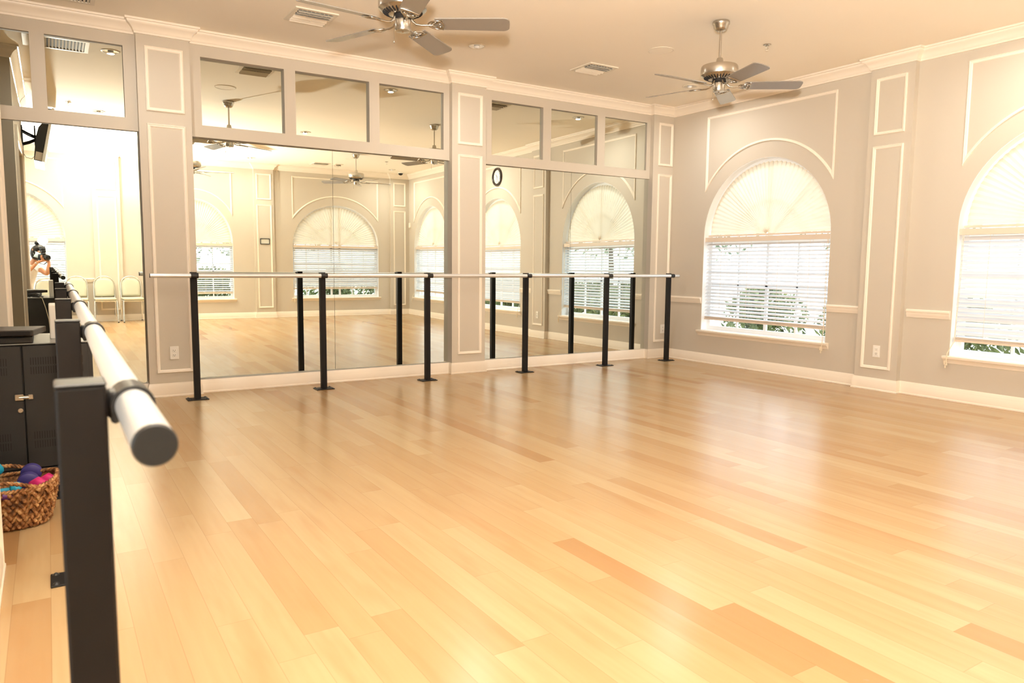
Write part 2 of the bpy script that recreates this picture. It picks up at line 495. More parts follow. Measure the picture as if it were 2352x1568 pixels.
ident = lambda x, y, h: (x, y, h)
struct(MB().sweep(ring, CROWN, ident, side=-1).build('trim_1', TRIMM, smooth=35), 'cream crown moulding stepping around the pilasters', 'moulding')
part_path = [(-0.95, 5.80), (PX, 5.80), (PX, 3.40), (PT, 3.40), (PT, 2.92), (-0.95, 2.92)]
struct(MB().sweep(part_path, CROWN, ident, side=1).build('trim_2', TRIMM, smooth=35), 'cream crown moulding on the left partition', 'moulding')
struct(MB().sweep(ring, BASE, ident, side=-1, i0=0, i1=nf - 1).build('baseboard_front', TRIMM, smooth=35), 'cream baseboard under the mirrors', 'baseboard')
struct(MB().sweep(ring, BASE, ident, side=-1, i0=nf - 1, i1=nf + nr).build('baseboard_right', TRIMM, smooth=35), 'cream baseboard under the right hand windows', 'baseboard')
struct(MB().sweep(ring, BASE, ident, side=-1, i0=nf + nr, i1=len(ring) - 1).build('baseboard_rear', TRIMM, smooth=35), 'cream baseboard on the wall seen in the mirrors', 'baseboard')
b = MB()
b.sweep(part_path, BASE, ident, side=1, i0=0, i1=1)
b.sweep([(PX, 5.80), (PX, NI1), (-0.95, NI1)], BASE, ident, side=1)
b.sweep([(-0.95, NI1), (-0.95, NI0)], BASE, ident, side=1)
b.sweep([(PX, 3.40), (PT, 3.40), (PT, 2.92), (-0.95, 2.92)], BASE, ident, side=1)
struct(b.build('baseboard_left', TRIMM, smooth=35), 'cream baseboard of the left partition', 'baseboard')

# picture-frame mouldings on pilasters and above the arches
PROF = [(0, 0), (0.002, 0.012), (0.008, 0.015), (0.012, 0.011), (0.020, 0.010), (0.025, 0.006), (0.030, 0.0)]
PA, PB, PC_, PD = 3.024, 2.4856, 2.3803, 0.2125
trim_n = [3]
def next_trim():
    n = 'trim_%d' % trim_n[0]; trim_n[0] += 1; return n
def pil_mould(a0, a1, fm, lab):
    b = MB()
    for z0, z1 in ((PB, PA), (PD, PC_)):
        b.sweep([(a0, z0), (a1, z0), (a1, z1), (a0, z1)], PROF, fm, side=1, closed=True)
    return struct(b.build(next_trim(), TRIMM, smooth=35), lab, 'moulding')
fF = lambda x, z, h: (x, PF - h, z)
fRp = lambda y, z, h: (XP - h, y, z)
fBp = lambda x, z, h: (x, YP + h, z)
pil_mould(0.781, 1.086, fF, 'two cream panel mouldings on the pilaster left of the wide mirrors')
pil_mould(3.789, 4.092, fF, 'two cream panel mouldings on the pilaster between the wide mirrors')
pil_mould(6.691, 6.930, fF, 'two cream panel mouldings on the corner pilaster')
pil_mould(4.029, 4.335, fRp, 'two cream panel mouldings on the pilaster between the right hand windows')
pil_mould(0.996, 1.302, fRp, 'two cream panel mouldings on the right wall pilaster behind the camera')
pil_mould(0.80, 1.135, fBp, 'two cream panel mouldings on the rear pilaster behind the chairs')
pil_mould(3.525, 3.83, fBp, 'two cream panel mouldings on the rear pilaster with the framed sign')
pil_mould(6.568, 6.862, fBp, 'two cream panel mouldings on the rear corner pilaster')
def span_mould(c, hw, fm, lab, apex=2.619, tip=2.112):
    zc = (apex ** 2 - tip ** 2 - hw ** 2) / (2 * (apex - tip)); r = apex - zc
    t0 = math.asin((tip - zc) / r)
    pts = [(c - hw, 3.023), (c - hw, tip)]
    for k in range(1, 32):
        t = PI - t0 - (PI - 2 * t0) * k / 32
        pts.append((c + r * math.cos(t), zc + r * math.sin(t)))
    pts += [(c + hw, tip), (c + hw, 3.023)]
    b = MB(); b.sweep(pts, PROF, fm, side=1, closed=True)
    return struct(b.build(next_trim(), TRIMM, smooth=35), lab, 'moulding')
fR = lambda y, z, h: (XR - h, y, z)
fB = lambda x, z, h: (x, YO + h, z)
span_mould(WR[0][0], 0.881, fR, 'cream arched panel moulding above the window nearest the mirrors')
span_mould(WR[1][0], 0.881, fR, 'cream arched panel moulding above the window at the right edge')
span_mould(WR[2][0], 0.881, fR, 'cream arched panel moulding above the window by the far corner')
span_mould(WB[0][0], 0.970, fB, 'cream arched panel moulding above the wide rear window')
span_mould(WB[1][0], 0.725, fB, 'cream arched panel moulding above the middle rear window')
span_mould(WB[2][0], 0.940, fB, 'cream arched panel moulding above the rear window behind the photographer')
def rails(path, lab):
    b = MB(); b.sweep(path, RAIL, ident, side=-1)
    return struct(b.build(next_trim(), TRIMM, smooth=35), lab, 'moulding')
rails([(XR, PF), (XR, 6.562)], 'cream chair rail between the mirror corner and the first window')
rails([(XR, 4.786), (XR, 4.400)], 'cream chair rail left of the pilaster between the windows')
rails([(XR, 3.93), (XR, 3.53)], 'cream chair rail right of the pilaster between the windows')
rails([(XR, 1.752), (XR, 1.38)], 'cream chair rail beside the second window behind the camera')
rails([(1.30, YO), (1.215, YO)], 'short cream chair rail on the rear wall right of the pilaster')
rails([(0.715, YO), (0.29, YO)], 'cream chair rail on the rear wall left of the pilaster')
# casing round the niche
b = MB()
CAS = [(0, 0), (0, 0.012), (0.012, 0.016), (0.06, 0.018), (0.072, 0.024), (0.085, 0.024), (0.085, 0)]
b.sweep([(NI0, 0.0), (NI0, NIZ), (NI1, NIZ), (NI1, 0.0)], CAS, lambda y, z, h: (PX + h, y, z), side=1)
struct(b.build(next_trim(), TRIMM, smooth=35), 'cream casing round the niche in the left partition', 'moulding')

# ------------------------------------------------------------------ windows
def window(n, c, hw, W, lab, cols=4, twin=False, sill=True):
    """W(a, d, z): along the wall, depth outwards from the wall face, height"""
    root = bpy.data.objects.new('window_%d' % n, None); COL.objects.link(root)
    root.location = W(c, 0, ZS); struct(root, lab, 'window')
    d0, d1 = 0.105, 0.155
    f = MB()
    outer = arch(c, hw, ZS, ZSP, RISE)
    inner = arch(c, hw - 0.05, ZS + 0.055, ZSP, RISE - 0.05)
    f.slab(outer, [inner], lambda a, z: W(a, d0, z), lambda a, z: W(a, d1, z))
    f.build('window_frame', VINYL, root)
    jl = MB()
    jo, ji = arch(c, hw, ZS, ZSP, RISE), arch(c, hw - .004, ZS + .004, ZSP, RISE - .004)
    jl.slab(jo, [ji], lambda a, z: W(a, .002, z), lambda a, z: W(a, d0, z))
    jl.build('lit_jamb_liner', VINYL, root)  # white skin over the reveal, standing in for light from the blinds
    m = MB()
    def bar(a0, a1, z0, z1, da=0.0):
        p, q = W(a0, d0 + .012 + da, z0), W(a1, d1 - .012, z1)
        m.box(min(p[0], q[0]), max(p[0], q[0]), min(p[1], q[1]), max(p[1], q[1]), z0, z1)
    bar(c - hw + .05, c + hw - .05, 1.475, 1.535)
    bar(c - hw + .05, c + hw - .05, 0.965, 1.005)
    if twin:
        bar(c - .115, c - .075, ZS + .05, ZSP + RISE - .05); bar(c + .075, c + .115, ZS + .05, ZSP + RISE - .05)
        for k in (1, 2):
            for sgn in (-1, 1):
                a = c + sgn * (0.115 + (hw - .165) * k / 3); bar(a - .011, a + .011, ZS + .05, 1.48)
    else:
        for k in range(1, cols):
            a = c - hw + .05 + (2 * hw - .1) * k / cols; w = .018 if k == cols // 2 else .011
            bar(a - w, a + w, ZS + .05, 1.48)
        bar(c - .012, c + .012, 1.53, ZSP + RISE - .04)
    hubs = [(c - .095, (90, 180)), (c + .095, (0, 90))] if twin else [(c, (0, 180))]
    dm = (d0 + d1) / 2
    for hc, (t0, t1) in hubs:
        for t in ((45,) if t0 == 0 and t1 == 90 else (135,) if t0 == 90 else (45, 135)):
            ca, sa = math.cos(math.radians(t)), math.sin(math.radians(t))
            m.tube([W(hc, dm, 1.53), W(hc + ca * (hw - .12), dm, 1.53 + sa * (RISE - .03))], 0.012, 6)
        m.tube([W(hc + 0.46 * math.cos(math.radians(t0 + (t1 - t0) * k / 20)), dm, 1.53 + 0.44 * math.sin(math.radians(t0 + (t1 - t0) * k / 20))) for k in range(21)], 0.011, 6)
    m.build('muntin', VINYL, root)
    g = MB()
    g.face([W(a, dm, z) for a, z in arch(c, hw - .045, ZS + .05, ZSP, RISE - .045)])
    g.build('glass_pane', GLASS, root)
    s = MB()
    SP = [(0.0, -0.068), (0.008, -0.066), (0.012, -0.05), (0.022, -0.040), (0.028, -0.030), (0.042, -0.024), (0.046, -0.012), (0.046, -0.002), (0.042, 0.0), (0, 0.0)]
    e = 0.042
    s.sweep([(c - hw - e, 0.0001), (c - hw - e, 0), (c + hw + e, 0), (c + hw + e, 0.0001)][1:3], SP, lambda a, o, h: W(a, o, ZS + h), side=-1)
    s.build('window_sill', TRIMM, root, smooth=35)
    st = MB()
    p, q = W(c - hw, 0.001, ZS - .02), W(c + hw, d0, ZS + .004)
    st.box(min(p[0], q[0]), max(p[0], q[0]), min(p[1], q[1]), max(p[1], q[1]), ZS, ZS + .006)
    st.build('window_stool', VINYL, root)
    return root
WfR = lambda a, d, z: (XR + d, a, z)
WfB = lambda a, d, z: (a, YO - d, z)
window(1, *WR[0], WfR, 'arched window nearest the mirrors on the right wall')
window(2, *WR[1], WfR, 'arched window cut by the right edge of the photo')
window(3, *WR[2], WfR, 'arched window by the far corner of the right wall')
window(4, *WB[0], WfB, 'wide twin arched window seen in the middle mirrors', twin=True)
window(5, *WB[1], WfB, 'arched window seen at the left of the middle mirrors')
window(6, *WB[2], WfB, 'arched window behind the photographer seen in the left mirror')
fill_win = bpy.data.objects.new('window_7', None); COL.objects.link(fill_win); fill_win.location = (XL, 0.65, .15); struct(fill_win, 'wide unseen glazed wall, added at the far left to supply daylight', 'window')  # unseen glazing, added to bring more daylight into the room
f = MB(); f.slab(rect(-1.5, 2.8, .15, 2.95), [rect(-1.44, -.06, .21, 2.89), rect(0, 1.30, .21, 2.89), rect(1.36, 2.74, .21, 2.89)], lambda y, z: (XL - .08, y, z), lambda y, z: (XL - .14, y, z)); f.build('window_frame', VINYL, fill_win)
g = MB(); g.face([(XL - .11, y, z) for y, z in rect(-1.46, 2.76, .19, 2.91)]); g.build('glass_pane', GLASS, fill_win)

# blinds and arch shades (hang in the window recess: things of their own)
def blind(c, hw, W, tilt, zbot, lab, cord_side=1, gap_first=0.0, sgn=1):
    root = thing('window_blind', W(c, 0.06, ZSP), lab, 'blind', 'white slatted window blinds')
    w = hw - 0.022
    def bx(mb, a0, a1, d0, d1, z0, z1):
        p, q = W(a0, d0, z0), W(a1, d1, z1)
        mb.box(min(p[0], q[0]), max(p[0], q[0]), min(p[1], q[1]), max(p[1], q[1]), z0, z1)
    h = MB(); bx(h, c - hw + .006, c + hw - .006, .022, .088, 1.508, 1.562); h.build('headrail', RAILP, root)
    s = MB()
    z = 1.478; pitch = 0.0425; n = 0
    prof = [(-.025, -.003), (-.013, .0015), (0, .003), (.013, .0015), (.025, -.003), (.025, -.0055), (.013, -.001), (0, .0005), (-.013, -.001), (-.025, -.0055)]
    while z > zbot + .03:
        t = tilt + rnd.uniform(-.04, .04) + (0.25 if n in (8, 17) else 0)
        ca, sa = math.cos(t), math.sin(t)
        pr = [(0.055 + d * ca - h_ * sa * 0, d * sa + h_ * ca) for d, h_ in prof]
        j = rnd.uniform(-.002, .002); j2 = rnd.uniform(-.003, .003)
        s.prism(pr, lambda d, h_: W(c - w, d, z + j + h_), lambda d, h_: W(c + w, d, z + j2 + h_))
        z -= pitch; n += 1
    s.build('slat', BLIND, root)
    br = MB(); bx(br, c - w, c + w, .030, .080, zbot, zbot + .020)
    bx(br, c - w, c + w, .032, .078, zbot + .023, zbot + .030); bx(br, c - w, c + w, .032, .078, zbot + .033, zbot + .040)
    br.build('bottom_rail', RAILP, root)
    for k in (-.72, -.25, .25, .72):
        l = MB()
        l.tube([W(c + k * w, .029, 1.51), W(c + k * w, .029, zbot + .02), W(c + k * w, .055, zbot + .015), W(c + k * w, .081, zbot + .02), W(c + k * w, .081, 1.51)], .0012, 5)
        l.build('ladder_cord', CORD, root)
    pc = MB(); a = c + cord_side * (hw - .035)
    a2 = c + cord_side * (hw - .004)
    pc.tube([W(a, .02, 1.51), W(a, .016, 1.0), W(a + cord_side * .004, .01, zbot), W(a2, -.045, .44), W(a2, -.058, .36)], .0022, 6)
    pc.tube([W(a - cord_side * .012, .02, 1.51), W(a - cord_side * .01, .016, 1.0), W(a, .008, zbot), W(a2 - .004, -.045, .44), W(a2 - .006, -.058, .36)], .0022, 6)
    pc.build('pull_cord', CORD, root)
    tm = MB()
    for k, dz in ((-1, .0), (1, .006), (0, -.024)):
        tm.lathe([(0, .03), (.004, .03), (.007, .0), (.006, -.006), (0, -.008)], W(a2 + k * .010, -.060, .335 + dz), 8)
    tm.build('cord_tassel', CORD, root, smooth=60)
    return root
blind(*WR[0], WfR, 0.46, .545, 'white blind with open slats in the window nearest the mirrors', cord_side=-1)
blind(*WR[1], WfR, 0.84, .545, 'white blind with closed slats in the window at the right edge', cord_side=1)
blind(*WR[2], WfR, 0.62, .545, 'white blind in the far corner window of the right wall', cord_side=-1)
blind(*WB[0], WfB, 0.80, .60, 'white blind in the wide twin window seen in the middle mirrors', cord_side=-1)
blind(*WB[1], WfB, 0.34, .52, 'white open blind in the window at the left of the middle mirrors', cord_side=-1)
blind(*WB[2], WfB, 0.85, .55, 'white blind in the window behind the photographer', cord_side=-1)
def arch_shade(c, hw, W, lab):
    root = thing('arch_shade', W(c, 0.06, ZSP), lab, 'window shade', 'pleated arch shades')
    n = 88
    b = MB()
    zc = ZSP + 0.028
    R, RZ = hw - .028, RISE - .062
    def ringpts(q):
        pts = []
        for k in range(n + 1):
            t = PI * k / n
            dep = 0.088 + (0.007 if k % 2 else -0.007) * min(1, q * 1.5)
            rr = q * (1.0 if k % 2 else 0.985)
            pts.append(W(c + R * rr * math.cos(t), dep, zc + RZ * rr * math.sin(t)))
        return pts
    rows = [[b.bm.verts.new(p) for p in ringpts(q)] for q in (0.02, 0.3, 0.65, 1.0)]
    for A, B in zip(rows, rows[1:]):
        for k in range(n): b.bm.faces.new((A[k], A[k + 1], B[k + 1], B[k]))
    b.build('pleated_fabric', SHADE, root)
    r = MB()
    p, q = W(c - R - .005, .058, ZSP + .004), W(c + R + .005, .100, ZSP + .026)
    r.box(min(p[0], q[0]), max(p[0], q[0]), min(p[1], q[1]), max(p[1], q[1]), ZSP + .004, ZSP + .026)
    r.build('bottom_rail', RAILP, root)
    k_ = MB()
    for t in range(-60, 61, 20):
        x = math.radians(90 + t)
        k_.tube([W(c, .070, zc + .004), W(c + .075 * math.cos(x), .072, zc + .075 * math.sin(x))], [.007, .001], 5)
    k_.build('gathered_hub', SHADE, root)
    return root
arch_shade(*WR[0], WfR, 'pleated fan shade in the arch of the window nearest the mirrors')
arch_shade(*WR[1], WfR, 'pleated fan shade in the arch of the window at the right edge')
arch_shade(*WR[2], WfR, 'pleated fan shade in the arch of the far corner window')
arch_shade(*WB[0], WfB, 'pleated shade in the wide twin arch seen in the middle mirrors')
arch_shade(*WB[1], WfB, 'pleated fan shade in the arch at the left of the middle mirrors')
arch_shade(*WB[2], WfB, 'pleated fan shade in the arch behind the photographer')

# ------------------------------------------------------------------ mirrors
def mirror_panel(x0, x1, z0, z1, pv, label, group, name='wall_mirror'):
    px, py, de, ep = pv
    def yy(x, z): return py + math.tan(math.radians(de)) * (x - px) + math.tan(math.radians(ep)) * (z - 1.2)
    b = MB()
    q = rect(x0, x1, z0, z1)
    b.prism(q, lambda x, z: (x, yy(x, z) + .006, z), lambda x, z: (x, yy(x, z), z))
    return tag(b.build(name, MIRROR), label, 'mirror', group)
B1 = (-0.5, MS, -0.13, -0.18); B2 = (3.0, MS + .01, -0.8, -0.1); B3 = (5.6, MS - .01, -0.64, 0.15)
B1T = (-0.5, MS, -0.13, 0.0)
g1 = 'tall wall mirrors'; g2 = 'transom mirrors above the tall mirrors'
mirror_panel(-0.945, 0.719, BZ + .001, HZ - .001, B1, 'tall mirror left of the first pilaster reflecting the photographer', g1)
mirror_panel(1.141, 2.4435, BZ + .001, HZ - .001, B2, 'tall mirror right of the first pilaster, left half of the middle pair', g1)
mirror_panel(2.4465, 3.719, BZ + .001, HZ - .001, B2, 'tall mirror left of the second pilaster, right half of the middle pair', g1)
mirror_panel(4.139, 5.378, BZ + .001, HZ - .001, B3, 'tall mirror right of the second pilaster reflecting the wall clock', g1)
mirror_panel(5.381, 6.601, BZ + .001, HZ - .001, B3, 'tall mirror beside the corner pilaster reflecting a large arched window', g1)
TL = {'u': ('square transom mirror at the left edge of the photo', B1T), 'a': ('transom mirror above the left tall mirror, reflecting a slatted vent', B1T),
      'b': ('transom mirror reflecting a fan rod and a vent, right of the first pilaster', B2), 'c': ('transom mirror in the middle above the middle pair of mirrors', B2),
      'd': ('transom mirror left of the second pilaster reflecting a fan canopy', B2), 'e': ('transom mirror right of the second pilaster', B3),
      'f': ('transom mirror in the middle above the right pair of mirrors', B3), 'g': ('transom mirror beside the corner pilaster', B3)}
for k, (x0, x1) in TRANS.items():
    mirror_panel(x0 + .001, x1 - .001, TZ0 + .001, TZ1 - .001, TL[k][1], TL[k][0], g2, 'transom_mirror')

# ------------------------------------------------------------------ ballet barres
def post_part(root, x, y, ztop, zr, toward, label=None):
    """square post with base plate, cap and rail clamp; 'toward' is the unit direction from post to rail"""
    h = 0.0255
    p = MB(); p.rbox(x - h, x + h, y - h, y + h, 0.006, ztop - .004, .003, 1)
    po = p.build('post', BLACKP, root)
    c = MB(); c.rbox(x - h - .0005, x + h + .0005, y - h - .0005, y + h + .0005, ztop - .005, ztop, .002, 1); c.build('post_cap', BLACKPL, po)
    bp = MB(); bp.rbox(x - .088, x + .088, y - .066, y + .066, 0.0, .0075, .003, 1)
    bo = bp.build('base_plate', BLACKP, po)
    for sx in (-1, 1):
        for sy in (-1, 1):
            q = MB(); q.lathe([(0, .0145), (.005, .0145), (.0065, .012), (.0105, .010), (.0115, .0075), (0, .0075)], (x + sx * .070, y + sy * .049, 0), 10)
            q.build('bolt', BLACKPL, po, smooth=50)
    t = Vector(toward)
    rc = Vector((x, y, zr)) + t * RAILD
    along = Vector((-t.y, t.x, 0))
    k = MB()
    k.tube([rc - along * .03, rc + along * .03], .0235, 24)
    a, d_ = Vector((x, y, zr)) + t * h, rc
    M = Matrix.Translation((a + d_) / 2) @ Matrix.Rotation(math.atan2(t.y, t.x), 4, 'Z')
    L = (d_ - a).length
    k.rbox(-L / 2, L / 2, -.02, .02, -.016, .016, .004, 1, M)
    k.tube([a + Vector((0, 0, -.016)) + t * .008 - along * .02, a + Vector((0, 0, -.016)) + t * .008 + along * .03], .005, 8)
    k.build('rail_clamp', BLACKPL, po, smooth=40)
    return po
RAILD = 0.062
bar = thing('ballet_barre', (1.067, 6.86, 0), 'long silver ballet barre on six black posts along the mirror wall', 'ballet barre', 'floor mounted ballet barres')
ZR1 = 1.084
for x in (1.067, 2.199, 3.296, 4.506, 5.665, 6.676): post_part(bar, x, 6.868, ZR1 + .030, ZR1, (0, -1, 0))
r = MB(); r.tube([(0.722, 6.868 - RAILD, ZR1), (6.79, 6.868 - RAILD, ZR1)], .0195, 28)
r.build('rail', ALU, bar, smooth=60)
for x, s in ((0.722, -1), (6.79, 1)):
    c = MB(); c.tube([(x - .001 * s, 6.868 - RAILD, ZR1), (x + .004 * s, 6.868 - RAILD, ZR1)], .0185, 24); c.build('end_cap', BLACKPL, bar, smooth=40)
sb_a = math.radians(0.47)
sb = thing('ballet_barre', (0.028, 0.95, 0), 'silver ballet barre on black posts running from the left foreground towards the mirror', 'ballet barre', 'floor mounted ballet barres')
ZR2 = 1.0325; ZT2 = 1.0620
def sbx(y, off): return 0.0255 + off + (y - 0.95) * math.tan(sb_a)
RAILD = 0.0525
for y in (0.98, 2.02, 3.16, 4.34, 5.54): post_part(sb, sbx(y, 0), y, ZT2, ZR2, (1, 0, 0))
y0, y1 = 0.735, 6.18
r = MB(); r.tube([(sbx(y, RAILD), y, ZR2) for y in (y0, 2.5, 4.3, y1)], .0195, 40); r.build('rail', ALU, sb, smooth=60)
for y, s in ((y0, -1), (y1, 1)):
    c = MB(); c.tube([(sbx(y, RAILD), y - .002 * s, ZR2), (sbx(y, RAILD), y + .003 * s, ZR2), (sbx(y, RAILD), y + .005 * s, ZR2)], [.0198, .0198, .0185], 40); c.build('end_cap', BLACKPL, sb, smooth=40)

# ------------------------------------------------------------------ ceiling fans
def make_fan(loc, az0, label):
    x, y = loc
    root = thing('ceiling_fan', (x, y, ZC), label, 'ceiling fan', 'five blade nickel ceiling fans')
    m = MB(); m.lathe([(.068, ZC), (.071, ZC - .008), (.070, ZC - .022), (.062, ZC - .032), (.056, ZC - .055), (.046, ZC - .070), (.034, ZC - .078), (.012, ZC - .080), (0, ZC - .080)], (x, y, 0), 40)
    m.build('canopy', NICKEL, root, smooth=40)
    m = MB(); m.tube([(x, y, ZC - .078), (x, y, 2.925)], .0095, 16); m.build('downrod', NICKEL, root, smooth=60)
    m = MB(); m.lathe([(.0, 2.932), (.022, 2.932), (.026, 2.925), (.034, 2.885), (.04, 2.878), (.125, 2.874), (.143, 2.868), (.150, 2.856), (.152, 2.835), (.152, 2.800), (.150, 2.792), (.140, 2.784), (.120, 2.772), (.085, 2.757), (.0, 2.755)], (x, y, 0), 56)
    mo = m.build('motor_housing', NICKEL, root, smooth=35)
    s = MB()
    for k in range(30):
        a = 2 * PI * k / 30
        M = Matrix.Translation((x, y, 0)) @ Matrix.Rotation(a, 4, 'Z') @ Matrix.Translation((.108, 0, 2.7648)) @ Matrix.Rotation(math.radians(-25), 4, 'Y')
        s.box(-.019, .019, -.0042, .0042, -.002, .0022, M)
    s.build('vent_slots', DARKSLOT, mo)
    m = MB(); m.lathe([(.055, 2.758), (.058, 2.735), (.05, 2.728), (0, 2.728)], (x, y, 0), 32); m.build('rotor_hub', DARKSLOT, root, smooth=40)
    m = MB(); m.lathe([(.047, 2.735), (.050, 2.728), (.050, 2.668), (.046, 2.660), (.010, 2.657), (.004, 2.652), (0, 2.652)], (x, y, 0), 36)
    sw = m.build('switch_housing', NICKEL, root, smooth=35)
    m = MB(); m.tube([(x - .047, y + .012, 2.675), (x - .053, y + .014, 2.668), (x - .053, y + .014, 2.600)], .0014, 6); m.lathe([(0, .01), (.004, .004), (.003, -.01), (0, -.012)], (x - .053, y + .014, 2.595), 8); m.build('pull_chain', NICKEL, sw, smooth=60)
    for k in range(5):
        a = math.radians(az0 + 72 * k)
        ca, sa = math.cos(a), math.sin(a)
        pit = math.tan(math.radians(-13))
        def F(r, t, h=0.0, z0=2.708): return (x + ca * r - sa * t, y + sa * r + ca * t, z0 + pit * t + h)
        L0, L1, w0, w1 = .205, .665, .060, .069
        pts = [(L0, -w0), (L1 - .03, -w1)] + [(L1 - .03 + .03 * math.sin(q), -w1 + .03 - .03 * math.cos(q)) for q in (PI / 8, PI / 4, 3 * PI / 8, PI / 2)]
        top = [(p, -t) for p, t in reversed(pts)]
        poly = [(r + (0.012 * (1 - (t / w1) ** 2) if r > L1 - .012 else 0), t) for r, t in pts] + [(L1 + .010, 0)] + [(r + (0.012 * (1 - (t / w1) ** 2) if r > L1 - .012 else 0), t) for r, t in top]
        m = MB(); m.prism(poly, lambda r, t: F(r, t, -.003), lambda r, t: F(r, t, .003))
        bl = m.build('blade', BLADE, root)
        m = MB()
        def G(r, t, dz): return F(r, t, dz)
        m.tube([(x + ca * .052, y + sa * .052, 2.742), (x + ca * .062, y + sa * .062, 2.722), (x + ca * .085, y + sa * .085, 2.702), (x + ca * .120, y + sa * .120, 2.697), G(.165, 0, -.009), G(.19, 0, -.008)], [.008, .008, .007, .007, .007, .006], 8)
        lp = [G(.165 + .05 - .05 * math.cos(q), .052 * math.sin(q), -.007) for q in [2 * PI * i / 22 for i in range(22)]]
        lp = [G(.160 + .095 * (0.5 - 0.5 * math.cos(q / 1.0)) , .056 * math.sin(q) ** 1 * (0.55 + 0.45 * (0.5 - 0.5 * math.cos(q))), -.007) for q in [2 * PI * i / 26 for i in range(26)]]
        m.tube(lp, .0052, 7, closed=True)
        for sg in (-1, 1):
            m.tube([G(.18 + .035 * (0.5 - 0.5 * math.cos(q)), sg * (.004 + .024 * math.sin(q / 2) ** 2 + .012 * math.sin(q)), -.008) for q in [2 * PI * i / 14 for i in range(14)]], .004, 6, closed=True)
            m.tube([G(.215, sg * .012, -.007), G(.248, sg * .05, -.006)], .004, 6)
        m.tube([G(.25, -.055, -.005), G(.262, 0, -.006), G(.25, .055, -.005)], .005, 7)
        for t in (-.03, 0, .03): m.lathe([(0, -.004), (.005, -.002), (.006, .004), (0, .004)], G(.235, t, -.006), 8)
        m.build('blade_bracket', NICKEL, bl, smooth=60)
    return root
F1, F2 = (1.97, 4.45), (4.83, 4.45)
make_fan(F1, 40, 'nickel ceiling fan with dark looking blades at the top middle of the photo')
make_fan(F2, 35, 'nickel ceiling fan on a long rod at the upper right')
make_fan((4.84, 0.90), 148, 'nickel ceiling fan seen whole in the right half of the middle mirror pair')
make_fan((1.97, 0.90), 12, 'nickel ceiling fan seen cut off at the left of the middle mirrors')

# ------------------------------------------------------------------ ceiling fittings
def vent(x0, x1, y0, y1, label, nl=3, along='x', blank=0.0):
    nl = 6 if along == 'x' and nl == 3 else nl
    root = thing('ceiling_vent', ((x0 + x1) / 2, (y0 + y1) / 2, ZC), label, 'air vent', 'white ceiling air vents')
    f = MB()
    e = .034
    f.slab(rect(x0, x1, y0, y1), [rect(x0 + e + blank, x1 - e, y0 + e, y1 - e)], lambda x, y: (x, y, ZC - .001), lambda x, y: (x, y, ZC - .011))
    f.build('frame', VENTP, root)
    k = MB(); k.box(x0 + e + blank, x1 - e, y0 + e, y1 - e, ZC - .002, ZC - .0005); k.build('dark_throat', DARKSLOT, root)
    s = MB()
    if along == 'x':
        n = nl
        for i in range(n):
            yc = y0 + e + (y1 - y0 - 2 * e) * (i + .5) / n
            M = Matrix.Translation(((x0 + x1 + blank) / 2, yc, ZC - .013)) @ Matrix.Rotation(math.radians(40 if i < n / 2 else -40), 4, 'X')
            w = (y1 - y0 - 2 * e) / n * .42
            s.box(-(x1 - x0 - blank) / 2 + e, (x1 - x0 - blank) / 2 - e, -w, w, -.0012, .0012, M)
        for i in range(1, 8):
            xx = x0 + e + (x1 - x0 - 2 * e) * i / 8
            s.box(xx - .001, xx + .001, y0 + e, y1 - e, ZC - .010, ZC - .003)
        s.box((x0 + x1) / 2 - .003, (x0 + x1) / 2 + .003, y0 + .6 * (y1 - y0), y0 + .62 * (y1 - y0), ZC - .03, ZC - .006)
    else:
        for i in range(nl):
            xc = x0 + e + blank + (x1 - x0 - 2 * e - blank) * (i + .5) / nl
            M = Matrix.Translation((xc, (y0 + y1) / 2, ZC - .008)) @ Matrix.Rotation(math.radians(28), 4, 'Y')
            s.box(-.0085, .0085, -(y1 - y0) / 2 + e, (y1 - y0) / 2 - e, -.001, .001, M)
    s.build('louver', VENTP, root)
    return root
vent(1.765, 2.115, 6.05, 6.41, 'square white ceiling vent left of the nearest fan')
vent(4.69, 5.05, 6.01, 6.36, 'square white ceiling vent between the two fans')
vent(-0.10, 0.43, 5.95, 6.38, 'slatted return vent seen in the transom mirror at the upper left', 15, 'y', .05)
vent(0.02, 0.415, 6.50, 6.92, 'slatted vent at the top left corner of the ceiling', 13, 'y')
vent(4.50, 4.84, -1.02, -0.68, 'ceiling vent seen left of the seam in the middle mirrors')
vent(4.93, 5.10, -0.92, -0.66, 'small ceiling vent seen right of the seam in the middle mirrors', 2)
def downlight(x, y, label, seen=True):
    root = thing('downlight', (x, y, ZC), label, 'ceiling light', 'recessed ceiling downlights')
    b = MB(); b.lathe([(.082, ZC - .0005), (.084, ZC - .005), (.078, ZC - .007), (.070, ZC - .006), (.069, ZC - .0005)], (x, y, 0), 40); b.build('trim_ring', VENTP, root, smooth=40)
    b = MB(); b.lathe([(.070, ZC - .004), (.060, ZC - .0025), (.045, ZC - .0015), (.03, ZC - .001), (0, ZC - .0008)], (x, y, 0), 40); b.build('reflector', REFL, root, smooth=60)
    b = MB(); b.lathe([(.0, ZC - .022), (.014, ZC - .020), (.024, ZC - .012), (.026, ZC - .002)], (x, y, 0), 24); b.build('bulb', BULB, root, smooth=60)
    lp = bpy.data.lights.new('downlight_lamp', 'AREA'); lp.shape = 'DISK'; lp.size = .06; lp.energy = LAMP; lp.color = (1, .95, .88); lp.spread = math.radians(165)
    lo = bpy.data.objects.new('downlight_lamp', lp); COL.objects.link(lo); lo.location = (0, 0, -.0245); lo.parent = root
